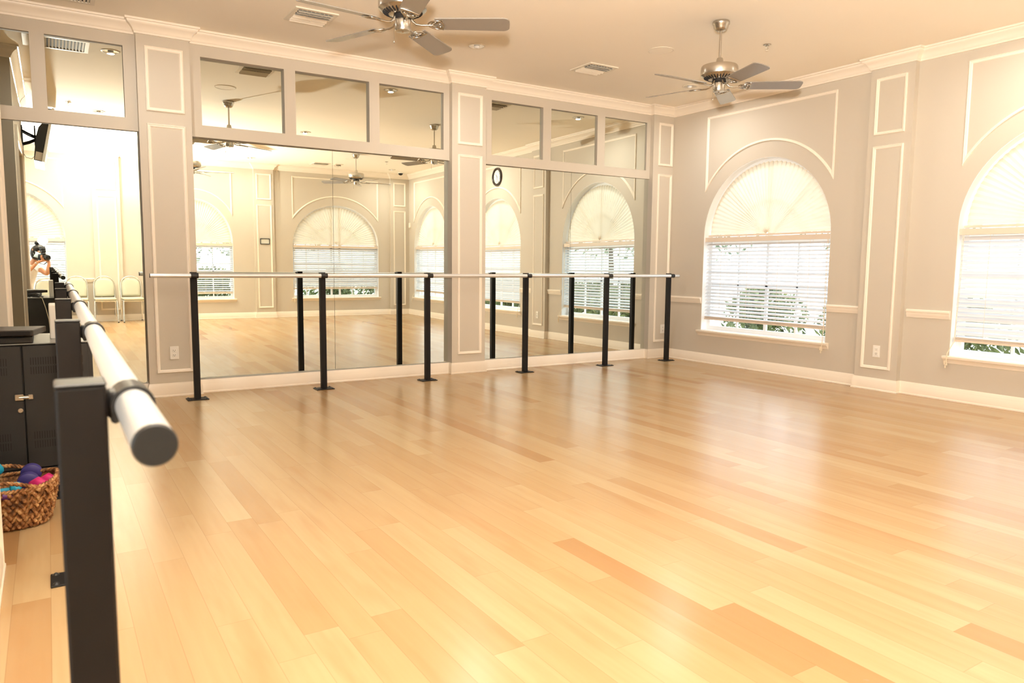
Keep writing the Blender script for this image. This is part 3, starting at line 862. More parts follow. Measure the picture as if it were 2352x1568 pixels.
DL = [(0.615, 6.13, 'downlight seen in the transom mirror beside the slatted vent'), (3.48, 6.18, 'recessed downlight right of the nearest fan blades'),
      (6.23, 6.17, 'recessed downlight behind the left blades of the right hand fan'), (0.67, 2.78, 'downlight seen low in the transom mirror above the left mirror'),
      (3.39, 2.76, 'downlight seen low in the middle transom mirror'), (6.23, 2.75, 'downlight of the middle row beyond the right edge of the photo'),
      (0.64, -0.92, 'downlight seen in the left tall mirror above the chairs'), (3.27, -0.78, 'downlight seen in the upper left of the middle mirrors'),
      (6.26, -0.90, 'downlight seen near the far corner in the middle mirrors')]
for x, y, l in DL: downlight(x, y, l)
def ceiling_disc(x, y, label):
    root = thing('ceiling_speaker', (x, y, ZC), label, 'speaker', 'round flush ceiling speakers')
    b = MB(); b.lathe([(.118, ZC - .0005), (.119, ZC - .004), (.112, ZC - .006), (.108, ZC - .004)], (x, y, 0), 48); b.build('rim', VENTP, root, smooth=40)
    b = MB(); b.lathe([(.108, ZC - .0035), (0, ZC - .0055)], (x, y, 0), 48); b.build('grille', CEIL, root, smooth=40)
ceiling_disc(4.99, 5.33, 'round flush speaker left of the right hand fan')
ceiling_disc(1.80, 5.24, 'round flush speaker seen in the transom mirror above a fan rod')
ceiling_disc(4.98, 0.25, 'round flush speaker seen beside the whole fan in the mirror')
def sprinkler(x, y, label):
    root = thing('sprinkler_head', (x, y, ZC), label, 'sprinkler', 'ceiling sprinkler heads')
    b = MB(); b.lathe([(.036, ZC - .0005), (.036, ZC - .004), (.024, ZC - .010), (.014, ZC - .010)], (x, y, 0), 28); b.build('escutcheon', NICKEL, root, smooth=40)
    b = MB(); b.tube([(x, y, ZC - .008), (x, y, ZC - .026)], .008, 10); b.tube([(x - .011, y, ZC - .022), (x - .012, y, ZC - .036), (x, y, ZC - .046), (x + .012, y, ZC - .036), (x + .011, y, ZC - .022)], .0025, 6); b.build('frame', CHROME, root, smooth=50)
    b = MB(); b.lathe([(0, ZC - .046), (.006, ZC - .046), (.015, ZC - .049), (.015, ZC - .051), (0, ZC - .051)], (x, y, 0), 16); b.build('deflector', CHROME, root, smooth=40)
sprinkler(5.663, 4.656, 'small sprinkler head right of the fan rod at the upper right')
sprinkler(5.70, 0.25, 'small sprinkler head seen left of the cut off fan in the mirror')
sprinkler(0.31, 3.23, 'small sprinkler head seen in the transom mirror at the upper left')
root = thing('dome_camera', (6.62, -1.28, ZC), 'black dome security camera on the ceiling near the far corner', 'security camera')
b = MB(); b.lathe([(.062, ZC - .0005), (.062, ZC - .014), (.056, ZC - .02), (.052, ZC - .02)], (6.62, -1.28, 0), 28); b.build('mount_ring', WHITEP, root, smooth=40)
b = MB(); b.lathe([(.052, ZC - .018), (.050, ZC - .035), (.036, ZC - .055), (.018, ZC - .065), (0, ZC - .067)], (6.62, -1.28, 0), 28); b.build('dome', SCREEN, root, smooth=60)

# ------------------------------------------------------------------ wall fittings
def outlet(W, loc, label):
    """W(a, h, z) plate coordinates"""
    root = thing('wall_outlet', loc, label, 'outlet', 'white duplex wall outlets')
    b = MB()
    def bx(m, a0, a1, z0, z1, h0, h1):
        p, q = W(a0, h0, z0), W(a1, h1, z1)
        m.rbox(min(p[0], q[0]), max(p[0], q[0]), min(p[1], q[1]), max(p[1], q[1]), min(p[2], q[2]), max(p[2], q[2]), .0015, 1)
    bx(b, -.036, .036, -.058, .058, .0, .006); b.build('cover_plate', WHITEP, root)
    for s in (-1, 1):
        r_ = MB(); bx(r_, -.017, .017, s * .021 - .014, s * .021 + .014, .005, .0085); ro = r_.build('receptacle', WHITEP, root)
        k = MB()
        for a in (-.007, .007): bx(k, a - .0015, a + .0015, s * .021 - .002, s * .021 + .008, .008, .0088)
        bx(k, -.003, .003, s * .021 - .010, s * .021 - .005, .008, .0088); k.build('slot', DARKSLOT, ro)
outlet(lambda a, h, z: (.928 + a, PF - h, .391 + z), (.928, PF, .391), 'white outlet on the pilaster left of the long barre')
outlet(lambda a, h, z: (6.847 + a, PF - h, .382 + z), (6.847, PF, .382), 'white outlet on the corner pilaster behind the last barre post')
outlet(lambda a, h, z: (XP - h, 4.175 + a, .388 + z), (XP, 4.175, .388), 'white outlet on the pilaster between the right hand windows')
# clock
cy, cz = 2.70, 2.823
root = thing('wall_clock', (XR, cy, cz), 'round dark rimmed wall clock seen in the right mirror pair', 'clock')
Rx = Matrix.Rotation(-PI / 2, 4, 'Y')
b = MB(); b.lathe([(.165, 0), (.168, .018), (.160, .034), (.146, .040), (.132, .034), (.124, .024), (.120, .012)], (XR, cy, cz), 56, Rx); b.build('rim', CLOCKR, root, smooth=40)
b = MB(); b.lathe([(.122, .014), (0, .014)], (XR, cy, cz), 48, Rx); b.build('face', CLOCKF, root)
t = MB()
for k in range(12):
    a = 2 * PI * k / 12
    M = Matrix.Translation((XR - .0148, cy, cz)) @ Matrix.Rotation(a, 4, 'X') @ Matrix.Translation((0, 0, .098))
    t.box(-.0004, .0004, -.004, .004, -.012, .012, M)
t.build('hour_mark', CLOCKR, root)
for nm, ang, L, w in (('hour_hand', -38, .055, .005), ('minute_hand', 172, .088, .0035)):
    hnd = MB(); M = Matrix.Translation((XR - .017, cy, cz)) @ Matrix.Rotation(math.radians(-ang), 4, 'X')
    hnd.box(-.001, .001, -w, w, -.015, L, M); hnd.build(nm, DARKSLOT, root)
# framed sign on rear pilaster
root = thing('framed_sign', (3.676, YP, 1.618), 'small dark framed notice on the rear pilaster seen in the mirror', 'sign')
b = MB(); b.slab(rect(3.58, 3.772, 1.558, 1.68), [rect(3.592, 3.760, 1.570, 1.668)], lambda x, z: (x, YP + .001, z), lambda x, z: (x, YP + .018, z)); b.build('frame', SIGNF, root)
b = MB(); b.box(3.592, 3.760, YP + .002, YP + .008, 1.570, 1.668); b.build('notice', SIGNP, root)
root = thing('wall_sensor', (XR, -1.50, 2.065), 'small cream sensor box on the wall by the far corner', 'sensor')
b = MB(); b.rbox(XR - .035, XR, -1.54, -1.46, 2.01, 2.12, .006, 2); b.build('case', TRIMM, root)
b = MB(); b.rbox(XR - .039, XR - .034, -1.52, -1.48, 2.03, 2.06, .002, 1); b.build('lens', WHITEP, root)

# ------------------------------------------------------------------ left side: cabinet, player, basket, television
CX0, CX1, CY0, CY1, CZ = -0.47, 0.180, 4.40, 4.985, 0.785
root = thing('equipment_cabinet', ((CX0 + CX1) / 2, (CY0 + CY1) / 2, 0), 'black metal equipment cabinet standing under the side barre', 'cabinet')
b = MB(); b.rbox(CX0, CX1, CY0 + .022, CY1, .035, CZ - .004, .004, 1); b.build('body', CABM, root)
b = MB(); b.rbox(CX0 - .002, CX1 + .002, CY0 + .004, CY1 + .002, CZ - .006, CZ, .002, 1); b.build('top_panel', CABTOP, root)
for x in (CX0 + .05, CX1 - .05):
    for y in (CY0 + .06, CY1 - .05):
        b = MB(); b.lathe([(0, 0), (.018, 0), (.02, .01), (.018, .036), (0, .036)], (x, y, 0), 14); b.build('foot', BLACKPL, root, smooth=40)
def cab_door(x0, x1, vx0, vx1):
    d = MB(); d.rbox(x0, x1, CY0, CY0 + .019, .145, CZ - .012, .003, 1)
    do = d.build('door', CABM, root)
    for zp in ((.695, .648), (.315, .268)):
        v = MB()
        for zc in zp:
            n = int((vx1 - vx0) / .0105)
            for i in range(n):
                xx = vx0 + (vx1 - vx0) * (i + .5) / n
                v.box(xx - .0026, xx + .0026, CY0 - .0006, CY0 + .001, zc - .019, zc + .019)
        v.build('vent_slots', DARKSLOT, do)
    return do
dr = cab_door(-.126, .158, -.098, .138)
dl = cab_door(CX0 + .012, -.131, -.40, -.19)
b = MB(); b.rbox(CX0, CX1, CY0 + .004, CY0 + .022, .05, .140, .003, 1); b.build('plinth', CABM, root)
b = MB(); b.rbox(-.168, -.130, CY0 - .010, CY0, .499, .530, .003, 1); b.rbox(-.133, -.104, CY0 - .008, CY0, .506, .522, .002, 1); b.rbox(-.112, -.090, CY0 - .011, CY0, .502, .527, .003, 1)
b.tube([(-.150, CY0 - .012, .515), (-.108, CY0 - .012, .515)], .0035, 8)
b.build('latch', STEEL, dl, smooth=35)
b = MB(); b.lathe([(.012, 0), (.012, .003), (.009, .006), (0, .006)], (-.147, CY0, .447), 20, Matrix.Rotation(PI / 2, 4, 'X')); b.build('lock', STEEL, dl, smooth=35)

root = thing('receiver_box', (-.27, 4.57, CZ), 'black receiver box under the flat player on the equipment cabinet', 'receiver')
b = MB(); b.rbox(-.463, -.078, 4.405, 4.74, CZ, CZ + .0362, .003, 1); b.build('case', CABM, root)
b = MB(); b.rbox(-.455, -.086, 4.399, 4.406, CZ + .004, CZ + .032, .002, 1); b.build('front_panel', BLACKPL, root)
root = thing('media_player', (-.25, 4.55, CZ), 'flat black player box lying askew on top of the black receiver box', 'media player')
Mb = Matrix.Translation((-.258, 4.53, CZ)) @ Matrix.Rotation(math.radians(-11.5), 4, 'Z')
b = MB(); b.rbox(-.215, .215, -.13, .14, .041, .070, .003, 1, Mb); b.build('case', BOXM, root)
b = MB(); b.rbox(-.205, .205, -.140, -.129, .044, .067, .002, 1, Mb); b.build('front_panel', BLACKPL, root)
for sx in (-1, 1):
    for sy in (-1, 1):
        b = MB(); b.lathe([(0, .0), (.012, .0), (.013, .002), (.012, .005), (0, .005)], Mb @ Vector((sx * .17, sy * .08, .0365)), 12); b.build('foot', BLACKPL, root, smooth=40)
b = MB(); b.rbox(-.004, .038, 4.60, 4.80, CZ, .968, .006, 2)
tag(b.build('white_box', WHITEP), 'slim upright white box on the equipment cabinet beside a barre post', 'box')
b = MB(); b.tube([(-.115, CY1 - .05, CZ + .004), (-.085, CY1 - .005, CZ + .006), (-.07, CY1 + .012, CZ - .01), (-.045, CY1 + .02, .68), (-.02, CY1 + .03, .55), (-.012, CY1 + .035, .40), (-.03, CY1 + .05, .12), (-.06, CY1 + .09, .006), (-.12, CY1 + .2, .005)], .004, 8)
tag(b.build('power_cable', CORD, smooth=60), 'cream cable hanging down the back of the equipment cabinet', 'cable')
b = MB()
b.tube([(-.21, 4.88, CZ + .008), (-.17, 4.91, CZ + .03), (-.13, 4.90, CZ + .042), (-.09, 4.92, CZ + .03), (-.07, 4.95, CZ + .006), (-.10, 4.97, CZ + .006), (-.16, 4.955, CZ + .01)], .0055, 8)
b.tube([(-.19, 4.93, CZ + .007), (-.14, 4.94, CZ + .03), (-.1, 4.955, CZ + .02), (-.06, 4.93, CZ + .006)], .0045, 8)
tag(b.build('cable_coil', BLACKPL, smooth=60), 'tangled black cables lying on top of the equipment cabinet', 'cable')

# basket
bx_, by_, bh = -.215, 3.985, .178
root = thing('woven_basket', (bx_, by_, 0), 'brown woven seagrass basket on the floor in front of the black cabinet', 'basket')
def brim(t, q):
    """point of the basket wall: angle t, height fraction q"""
    sx = .165 + .058 * q - .012 * q * q; sy = .125 + .055 * q - .012 * q * q
    e = 2.6
    c, s = math.cos(t), math.sin(t)
    k = (abs(c) ** e + abs(s) ** e) ** (-1 / e)
    lift = .028 * abs(c) ** 3 * q
    return Vector((bx_ + sx * k * c, by_ + sy * k * s, .006 + bh * q + lift))
b = MB()
NT, NQ = 50, 10
for j in range(NQ):                      # chunky twined rows, every strand bulging over and under
    for i in range(NT):
        t0 = 2 * PI * (i + (.5 if j % 2 else 0)) / NT
        q = (j + .5) / NQ
        dt = (.036 if i % 2 else -.036); p0, p1, p2 = brim(t0 - dt, max(0, q - .075)), brim(t0, q), brim(t0 + dt, min(1, q + .075))
        nrm = (p1 - Vector((bx_, by_, p1.z))).normalized()
        w = .0082 + rnd.uniform(-.0015, .002)
        b.tube([p0 - nrm * .001, p1 + nrm * (.007 + rnd.uniform(-.001, .003)), p2 - nrm * .001], [w * .7, w, w * .7], 5, caps=False)
b.build('weave', WICKER, root, smooth=70)
b = MB()
rows = []
for j in range(NQ + 1):
    rows.append([b.bm.verts.new(brim(2 * PI * i / 60, j / NQ) * 1.0) for i in range(60)])
for A, B in zip(rows, rows[1:]):
    for i in range(60): b.bm.faces.new((A[i], A[(i + 1) % 60], B[(i + 1) % 60], B[i]))
b.bm.faces.new(rows[0][::-1])
b.build('lining', WICKER, root, smooth=70)
b = MB()
for ph in (0, PI):
    pts = []
    for i in range(240):
        t = 2 * PI * i / 240
        p = brim(t, 1.0)
        d = (p - Vector((bx_, by_, p.z))).normalized()
        pts.append(p + d * (.005 * math.cos(40 * t + ph)) + Vector((0, 0, .004 + .005 * math.sin(40 * t + ph))))
    b.tube(pts, .0062, 6, closed=True)
b.build('rim', WICKER, root, smooth=70)
for sy in (-1, 1):
    b = MB()
    for ph in (0, PI):
        pts = []
        for i in range(70):
            k = i / 69
            t = (PI / 2) * sy + (.62 - 1.24 * k) * sy
            p = brim(t, 1.0) + Vector((0, 0, .004 + .042 * math.sin(PI * k)))
            pts.append(p + Vector((0, .0045 * math.cos(50 * k + ph), .0045 * math.sin(50 * k + ph))))
        b.tube(pts, .0058, 6)
    b.build('handle', WICKER, root, smooth=70)
def dumbbell(p, yaw, pitch, mat, label, L=.115, rh=.032):
    root = thing('dumbbell', p, label, 'dumbbell', 'vinyl dumbbells in the basket')
    M = Matrix.Translation(p) @ Matrix.Rotation(yaw, 4, 'Z') @ Matrix.Rotation(PI / 2 + pitch, 4, 'Y')
    h = L
    b = MB(); b.lathe([(0, -h / 2 + .01), (.0145, -h / 2 + .01), (.0135, -.01), (.0150, 0), (.0135, .01), (.0145, h / 2 - .01), (0, h / 2 - .01)], (0, 0, 0), 16, M); b.build('grip', mat, root, smooth=50)
    for s in (-1, 1):
        b = MB(); b.lathe([(0, s * (h / 2 - .012)), (rh * .72, s * (h / 2 - .010)), (rh * .97, s * (h / 2 - .002)), (rh, s * (h / 2 + .012)), (rh * .95, s * (h / 2 + .026)), (rh * .7, s * (h / 2 + .034)), (0, s * (h / 2 + .035))], (0, 0, 0), 6 if mat is MAGENTA else 28, M); b.build('head', mat, root, smooth=45)
zt = .165
dumbbell((-.245, 3.905, zt + .010), .06, .03, TEAL, 'teal dumbbell lying along the front of the basket', .135, .036)
dumbbell((-.062, 3.935, zt + .014), 1.15, .10, MAGENTA, 'magenta dumbbell at the right of the basket', .070, .041)
dumbbell((-.115, 4.078, zt + .018), 1.48, -.10, INDIGO, 'indigo dumbbell lying at the back right of the basket', .095, .045)
dumbbell((-.300, 4.040, zt + .040), .5, -.6, TEAL, 'teal dumbbell standing up at the left back of the basket', .12, .038)
dumbbell((-.165, 3.842, zt + .000), .45, .20, PURPLE, 'dark purple dumbbell low at the front of the basket', .05, .018)
dumbbell((-.215, 4.110, zt - .050), .05, .0, TEAL, 'teal dumbbell low at the back of the basket', .08, .028)
dumbbell((-.19, 3.98, zt - .080), .3, .0, PURPLE, 'dark purple dumbbell buried under the others in the basket', .10, .028)

# television on an arm, seen edge-on in the left mirror
ty0, ty1 = 2.45, 3.50
root = thing('television', (PT, 3.1, 2.72), 'black wall television on a bracket, seen edge-on in the left mirror', 'television')
Mt = Matrix.Translation((.050, 0, 2.735)) @ Matrix.Rotation(math.radians(11.5), 4, 'Y')
b = MB(); b.rbox(.006, .036, ty0, ty1, -.345, .355, .005, 2, Mt); b.build('bezel', ALU, root)
b = MB(); b.box(.0362, .0372, ty0 + .02, ty1 - .02, -.325, .335, Mt); b.build('screen', SCREEN, root)
b = MB()
prof = [(.006, -.345), (-.075, -.345), (-.088, -.2), (-.098, -.05), (-.090, .06), (-.058, .13), (-.045, .24), (-.042, .34), (.006, .345)]
b.prism(prof, lambda x, z: Mt @ Vector((x, ty0 + .03, z)), lambda x, z: Mt @ Vector((x, ty1 - .03, z))); b.build('back_shell', TVB, root)
b = MB(); b.box(-.070, .004, ty1 - .0305, ty1 - .0285, -.335, -.235, Mt); b.build('pale_patch', WHITEP, root)  # pale rectangle low on the end of the back shell
b = MB(); b.rbox(PT - .003, PT + .012, 2.98, 3.22, 2.58, 2.86, .003, 1)
for yy in (3.03, 3.17):
    b.tube([(PT + .01, yy, 2.80), (PT + .07, yy + .05, 2.76), (PT + .13, yy, 2.74), (PT + .17, yy, 2.74)], .013, 8)
    b.tube([(PT + .01, yy, 2.64), (PT + .08, yy + .05, 2.66), (PT + .14, yy, 2.70)], .011, 8)
b.rbox(PT + .135, PT + .150, 2.95, 3.25, 2.62, 2.86, .003, 1)
b.build('wall_bracket', BLACKP, root, smooth=40)
b = MB(); b.tube([(PT + .16, 3.42, 2.50), (PT + .10, 3.40, 2.43), (PT + .04, 3.34, 2.45), (PT + .006, 3.28, 2.52)], .003, 6); b.build('cable', BLACKPL, root, smooth=60)

# ------------------------------------------------------------------ chairs
def make_chair(loc, label, rz=0.0):
    root = thing('banquet_chair', (0, 0, 0), label, 'chair', 'cream padded banquet chairs')
    w = .178
    b = MB(); b.rbox(-w, w, -.175, .215, .415, .462, .02, 3); so = b.build('seat', CHAIRF, root, smooth=50)
    b = MB(); b.rbox(-w + .006, w - .006, -.165, .205, .402, .416, .003, 1); b.build('seat_pan', CHAIRF, so)
    # padded back with an arched top
    pts = []
    zb, zt_, hw = .482, .830, .160
    pts += [(-hw + .02, zb), (hw - .02, zb), (hw, zb + .02), (hw + .004, .66)]
    for k in range(1, 16):
        t = PI * k / 16
        pts.append((hw * math.cos(t) * 1.02, .66 + .166 * min(.93, math.sin(t) ** .72)))
    pts += [(-hw - .004, .66), (-hw, zb + .02)]
    lean = lambda z: -.185 - (z - .46) * .13
    b = MB()
    def ring(off, yo): return [b.bm.verts.new((x * (1 - off / .16), lean(z) + yo, zb + .16 + (z - zb - .16) * (1 - off / .2))) for x, z in pts]
    R = [ring(.014, -.016), ring(.0, -.010), ring(.0, .008), ring(.010, .020), ring(.05, .027)]
    n = len(pts)
    for A, B in zip(R, R[1:]):
        for i in range(n): b.bm.faces.new((A[i], A[(i + 1) % n], B[(i + 1) % n], B[i]))
    b.bm.faces.new(R[0][::-1]); b.bm.faces.new(R[-1])
    b.build('backrest', CHAIRF, root, smooth=50)
    arcp = [(-w + .006, lean(.44), .44), (-w + .004, lean(.60), .60)]
    for k in range(0, 17):
        t = PI - PI * k / 16
        z = .665 + .195 * math.sin(t) ** .75
        arcp.append(((w - .006) * math.cos(t), lean(z), z))
    arcp += [(w - .004, lean(.60), .60), (w - .006, lean(.44), .44)]
    b = MB(); b.tube(arcp, .0105, 10); b.build('back_frame', CHROME, root, smooth=60)
    b = MB()
    for s in (-1, 1): b.tube([(s * (w - .004), lean(.44), .425), (s * (w + .002), -.06, .408), (s * (w + .002), .195, .404)], .0105, 10)
    b.tube([(-w - .002, .195, .404), (w + .002, .195, .404)], .0105, 10); b.tube([(-w, -.14, .404), (w, -.14, .404)], .009, 10)
    b.build('seat_frame', CHROME, root, smooth=60)
    for s in (-1, 1):
        b = MB(); b.tube([(s * (w + .003), .19, .404), (s * (w + .006), .20, .36), (s * (w + .012), .225, .012)], .0105, 10); lo = b.build('leg', CHROME, root, smooth=60)
        c = MB(); c.lathe([(0, 0), (.013, 0), (.013, .018), (0, .018)], (s * (w + .012), .2255, 0), 12); c.build('foot_glide', BLACKPL, lo, smooth=40)
        b = MB(); b.tube([(s * (w - .004), lean(.44), .44), (s * (w - .002), -.185, .36), (s * (w + .004), -.235, .012)], .0105, 10); lo = b.build('leg', CHROME, root, smooth=60)
        c = MB(); c.lathe([(0, 0), (.013, 0), (.013, .018), (0, .018)], (s * (w + .004), -.2355, 0), 12); c.build('foot_glide', BLACKPL, lo, smooth=40)
    root.location = loc; root.rotation_euler = (0, 0, rz)
    return root
ch = make_chair((0.865, -1.36, 0), 'cream padded chair in front of the rear pilaster, second from right in the left mirror')
dup(ch, (1.325, -1.33, 0), 'cream padded chair at the right end of the row in the left mirror', rz=-.05)
dup(ch, (0.405, -1.36, 0), 'cream padded chair half hidden behind the reflected barre in the left mirror', rz=.04)
dup(ch, (-0.05, 0.10, 0), 'cream padded chair directly in front of the kneeling photographer', rz=.0)

# ------------------------------------------------------------------ view geometry shared by the photographer's camera and the scene camera
yaw, pitch, roll = math.radians(32.2436), math.radians(5.9317), math.radians(-0.5458)
FW = Vector((math.sin(yaw) * math.cos(pitch), math.cos(yaw) * math.cos(pitch), -math.sin(pitch)))
RT0 = Vector((math.cos(yaw), -math.sin(yaw), 0)); DN0 = FW.cross(RT0)
RT = math.cos(roll) * RT0 + math.sin(roll) * DN0
DN = -math.sin(roll) * RT0 + math.cos(roll) * DN0
EYE = Vector((0, 0, 1.2))

# ------------------------------------------------------------------ the photographer
def skin_obj(name, chains, mat, parent=None, sub=2, root_i=0):
    """chains: lists of ((x,y,z), radius); a chain starting with an int continues from that vertex"""
    verts, rad, edges = [], [], []
    for chn in chains:
        prev = None
        for it in chn:
            if isinstance(it, int): prev = it; continue
            verts.append(Vector(it[0])); rad.append(it[1])
            if prev is not None: edges.append((prev, len(verts) - 1))
            prev = len(verts) - 1
    me = bpy.data.meshes.new(name)
    off = Vector((0, 0, 0))
    o_ = parent
    while o_ is not None: off += o_.location; o_ = o_.parent
    me.from_pydata([v - off for v in verts], edges, [])
    me.materials.append(mat)
    ob = bpy.data.objects.new(name, me); COL.objects.link(ob)
    if parent is not None: ob.parent = parent
    md = ob.modifiers.new('skin', 'SKIN'); md.use_smooth_shade = True
    for i, r_ in enumerate(rad):
        sv = me.skin_vertices[0].data[i]
        sv.radius = (r_, r_) if not isinstance(r_, tuple) else r_
        sv.use_root = (i == root_i)
    ss = ob.modifiers.new('sub', 'SUBSURF'); ss.levels = sub; ss.render_levels = sub
    return ob
PL = (-.36, -.46, 0)
per = thing('person', PL, 'kneeling person in white top and pale face mask holding a camera, in the left mirror', 'person')
CB = EYE - FW * .014
def cam(x, up, z): return CB + RT * x - DN * up - FW * z          # z metres behind the lens front
HC = Vector((-.145, -.285, 1.292))
body = [
 [((-.37, -.47, .56), .115), ((-.36, -.46, .70), .105), ((-.33, -.44, .84), .105), ((-.29, -.41, .97), .115), ((-.255, -.385, 1.06), .075), ((-.225, -.36, 1.12), .045), ((-.195, -.33, 1.175), .045), ((-.17, -.305, 1.245), .070), ((-.148, -.29, 1.30), .080), ((-.125, -.285, 1.355), .062)],
 [3, ((-.185, -.36, 1.045), .050), ((-.155, -.31, 1.02), .046), ((-.085, -.20, .965), .040), ((-.038, -.105, .925), .034), ((-.022, -.082, .985), .036), ((-.008, -.070, 1.06), .029), ((-.002, -.066, 1.110), .024), ((.004, -.068, 1.135), .026)],
 [3, ((-.40, -.36, 1.03), .052), ((-.425, -.31, .98), .044), ((-.40, -.22, .92), .038), ((-.345, -.14, .935), .036), ((-.27, -.115, 1.01), .034), ((-.20, -.105, 1.085), .027), ((-.160, -.10, 1.130), .023), ((-.128, -.098, 1.150), .026)],
 [0, ((-.28, -.46, .49), .085), ((-.265, -.40, .28), .070), ((-.262, -.345, .085), .056), ((-.265, -.50, .068), .052), ((-.268, -.66, .060), .044), ((-.27, -.78, .055), .036), ((-.27, -.86, .035), .030)],
 [0, ((-.46, -.46, .49), .085), ((-.475, -.40, .28), .070), ((-.478, -.345, .085), .056), ((-.475, -.50, .068), .052), ((-.472, -.66, .060), .044), ((-.47, -.78, .055), .036), ((-.47, -.86, .035), .030)],
]
nb = [0]
flat = []
for chn in body:
    for it in chn:
        if not isinstance(it, int): flat.append(it)
# right hand: palm under the lens barrel, four fingers wrapping over its far side, thumb on the near side
hr = len(flat) - 1 - 7 - 7 - 8
hr = 10 + 8 - 1
hl = 10 + 16 - 1
def fing(i0, pts, r0): return [i0] + [(tuple(p), r0 * (1 - .12 * k)) for k, p in enumerate(pts)]
for k, dz in enumerate((.030, .048, .066, .082)):
    L = (.9, 1.0, .97, .82)[k]
    body.append(fing(hr, [cam(.030, -.046, dz), cam(.046, -.018 * L, dz), cam(.045, .012 * L, dz - .004), cam(.030, .036 * L, dz - .006)], .0085))
body.append(fing(hr, [cam(-.020, -.050, .075), cam(-.042, -.028, .07), cam(-.046, .0, .066)], .0095))
for k, dz in enumerate((.080, .098, .114, .130)):
    L = (.9, 1.0, .97, .82)[k]
    body.append(fing(hl, [cam(-.040, -.052, dz), cam(-.056, -.020 * L, dz), cam(-.060, .008 * L, dz - .004), cam(-.052, .034 * L, dz - .006)], .0085))
body.append(fing(hl, [cam(-.010, -.062, .09), cam(.010, -.056, .085), cam(.026, -.050, .08)], .0095))
bo = skin_obj('body', body, SKIN, per)
skin_obj('shirt', [
 [((-.365, -.465, .60), .122), ((-.355, -.455, .72), .118), ((-.33, -.44, .84), .117), ((-.29, -.41, .97), .126), ((-.262, -.39, 1.045), .085)],
 [3, ((-.187, -.362, 1.043), .060), ((-.150, -.30, 1.012), .057), ((-.120, -.255, .99), .053)],
 [3, ((-.40, -.36, 1.03), .062), ((-.427, -.31, .975), .055), ((-.415, -.265, .945), .050)]], SHIRT, per)
skin_obj('trousers', [
 [((-.37, -.47, .62), .120), ((-.37, -.47, .54), .124)],
 [1, ((-.28, -.46, .48), .095), ((-.265, -.40, .28), .080), ((-.262, -.345, .090), .066), ((-.265, -.50, .074), .062), ((-.268, -.68, .066), .052)],
 [1, ((-.46, -.46, .48), .095), ((-.475, -.40, .28), .080), ((-.478, -.345, .090), .066), ((-.475, -.50, .074), .062), ((-.472, -.68, .066), .052)]], TROUS, per)
# head details: axes of the tilted face
fx = Vector((.50, .86, -.10)).normalized()                  # looking direction
dn_ = Vector((-.42, .05, -.90)); dn_ = (dn_ - fx * dn_.dot(fx)).normalized()
rt_ = dn_.cross(fx) * -1
def hd(f, r, u): return HC + fx * f + rt_ * r - dn_ * u
Mh = Matrix(((rt_.x, fx.x, -dn_.x, HC.x), (rt_.y, fx.y, -dn_.y, HC.y), (rt_.z, fx.z, -dn_.z, HC.z), (0, 0, 0, 1)))
b = MB()
nu, nv = 36, 22
rows = []
for j in range(nv + 1):
    ph = PI * j / nv
    row = []
    for i in range(nu):
        t = 2 * PI * i / nu
        x, y, z = math.sin(ph) * math.cos(t), math.sin(ph) * math.sin(t), math.cos(ph)
        R_ = 1.0 + .03 * math.sin(9 * t + 3 * z) * math.sin(ph)
        front = max(0, y) * max(0, .55 - z)
        k = 1 - .42 * min(1, front * 2.2)
        row.append(b.bm.verts.new(Mh @ Vector((x * .104 * R_ * (1 if z > -.3 else 1.0), y * .112 * R_ * k - .012, z * (.118 if z > 0 else .150) * R_ + .012))))
    rows.append(row)
for A, B in zip(rows, rows[1:]):
    for i in range(nu): b.bm.faces.new((A[i], A[(i + 1) % nu], B[(i + 1) % nu], B[i]))
b.lathe([(0, .035), (.022, .03), (.034, .01), (.034, -.012), (.02, -.03), (0, -.034)], hd(-.05, .055, .135), 16, Mh.to_3x3().to_4x4())
b.build('hair', HAIR, per, smooth=180)
b = MB()
rows = []
for j in range(9):
    v = j / 8
    row = []
    for i in range(13):
        a = (i / 12 - .5) * 2
        f = .104 - .050 * a * a - .020 * (v - .5) ** 2 * 4 + .012 * (1 - abs(a))
        row.append(b.bm.verts.new(hd(f, a * .070, -.010 - .095 * v)))
    rows.append(row)
for A, B in zip(rows, rows[1:]):
    for i in range(12): b.bm.faces.new((A[i], A[i + 1], B[i + 1], B[i]))
mo = b.build('face_mask', MASK, per, smooth=180)
md = mo.modifiers.new('solid', 'SOLIDIFY'); md.thickness = .003
b = MB()
for s in (-1, 1): b.tube([hd(.05, s * .070, -.02), hd(.02, s * .080, -.005), hd(-.01, s * .086, -.01), hd(.02, s * .082, -.05), hd(.05, s * .068, -.08)], .002, 6)
b.build('ear_loop', MASK, mo, smooth=60)
b = MB()
for s in (-1, 1): b.lathe([(0, -.011), (.008, -.008), (.011, 0), (.008, .008), (0, .011)], hd(.077, s * .031, .012), 12)
b.build('eye', SHIRT, per, smooth=180)
b = MB()
for s in (-1, 1): b.lathe([(0, -.006), (.006, -.004), (.0065, 0), (.006, .004), (0, .006)], hd(.083, s * .031, .012), 10)
b.build('iris', DARKSLOT, per, smooth=180)
b = MB()
for s in (-1, 1): b.tube([hd(.083, s * .012, .030), hd(.084, s * .03, .036), hd(.074, s * .048, .030)], .004, 6)
b.build('eyebrow', HAIR, per, smooth=60)
b = MB()
for s in (-1, 1): b.lathe([(0, -.014), (.018, -.01), (.026, 0), (.018, .012), (0, .012)], hd(-.005, s * .088, -.005), 14, Matrix.Rotation(1.2, 4, 'Y'))
b.build('ear', SKIN, per, smooth=180)
b = MB(); wv = Vector((-.178, -.102, 1.110)); wd = Vector((.6, .1, .8)).normalized()
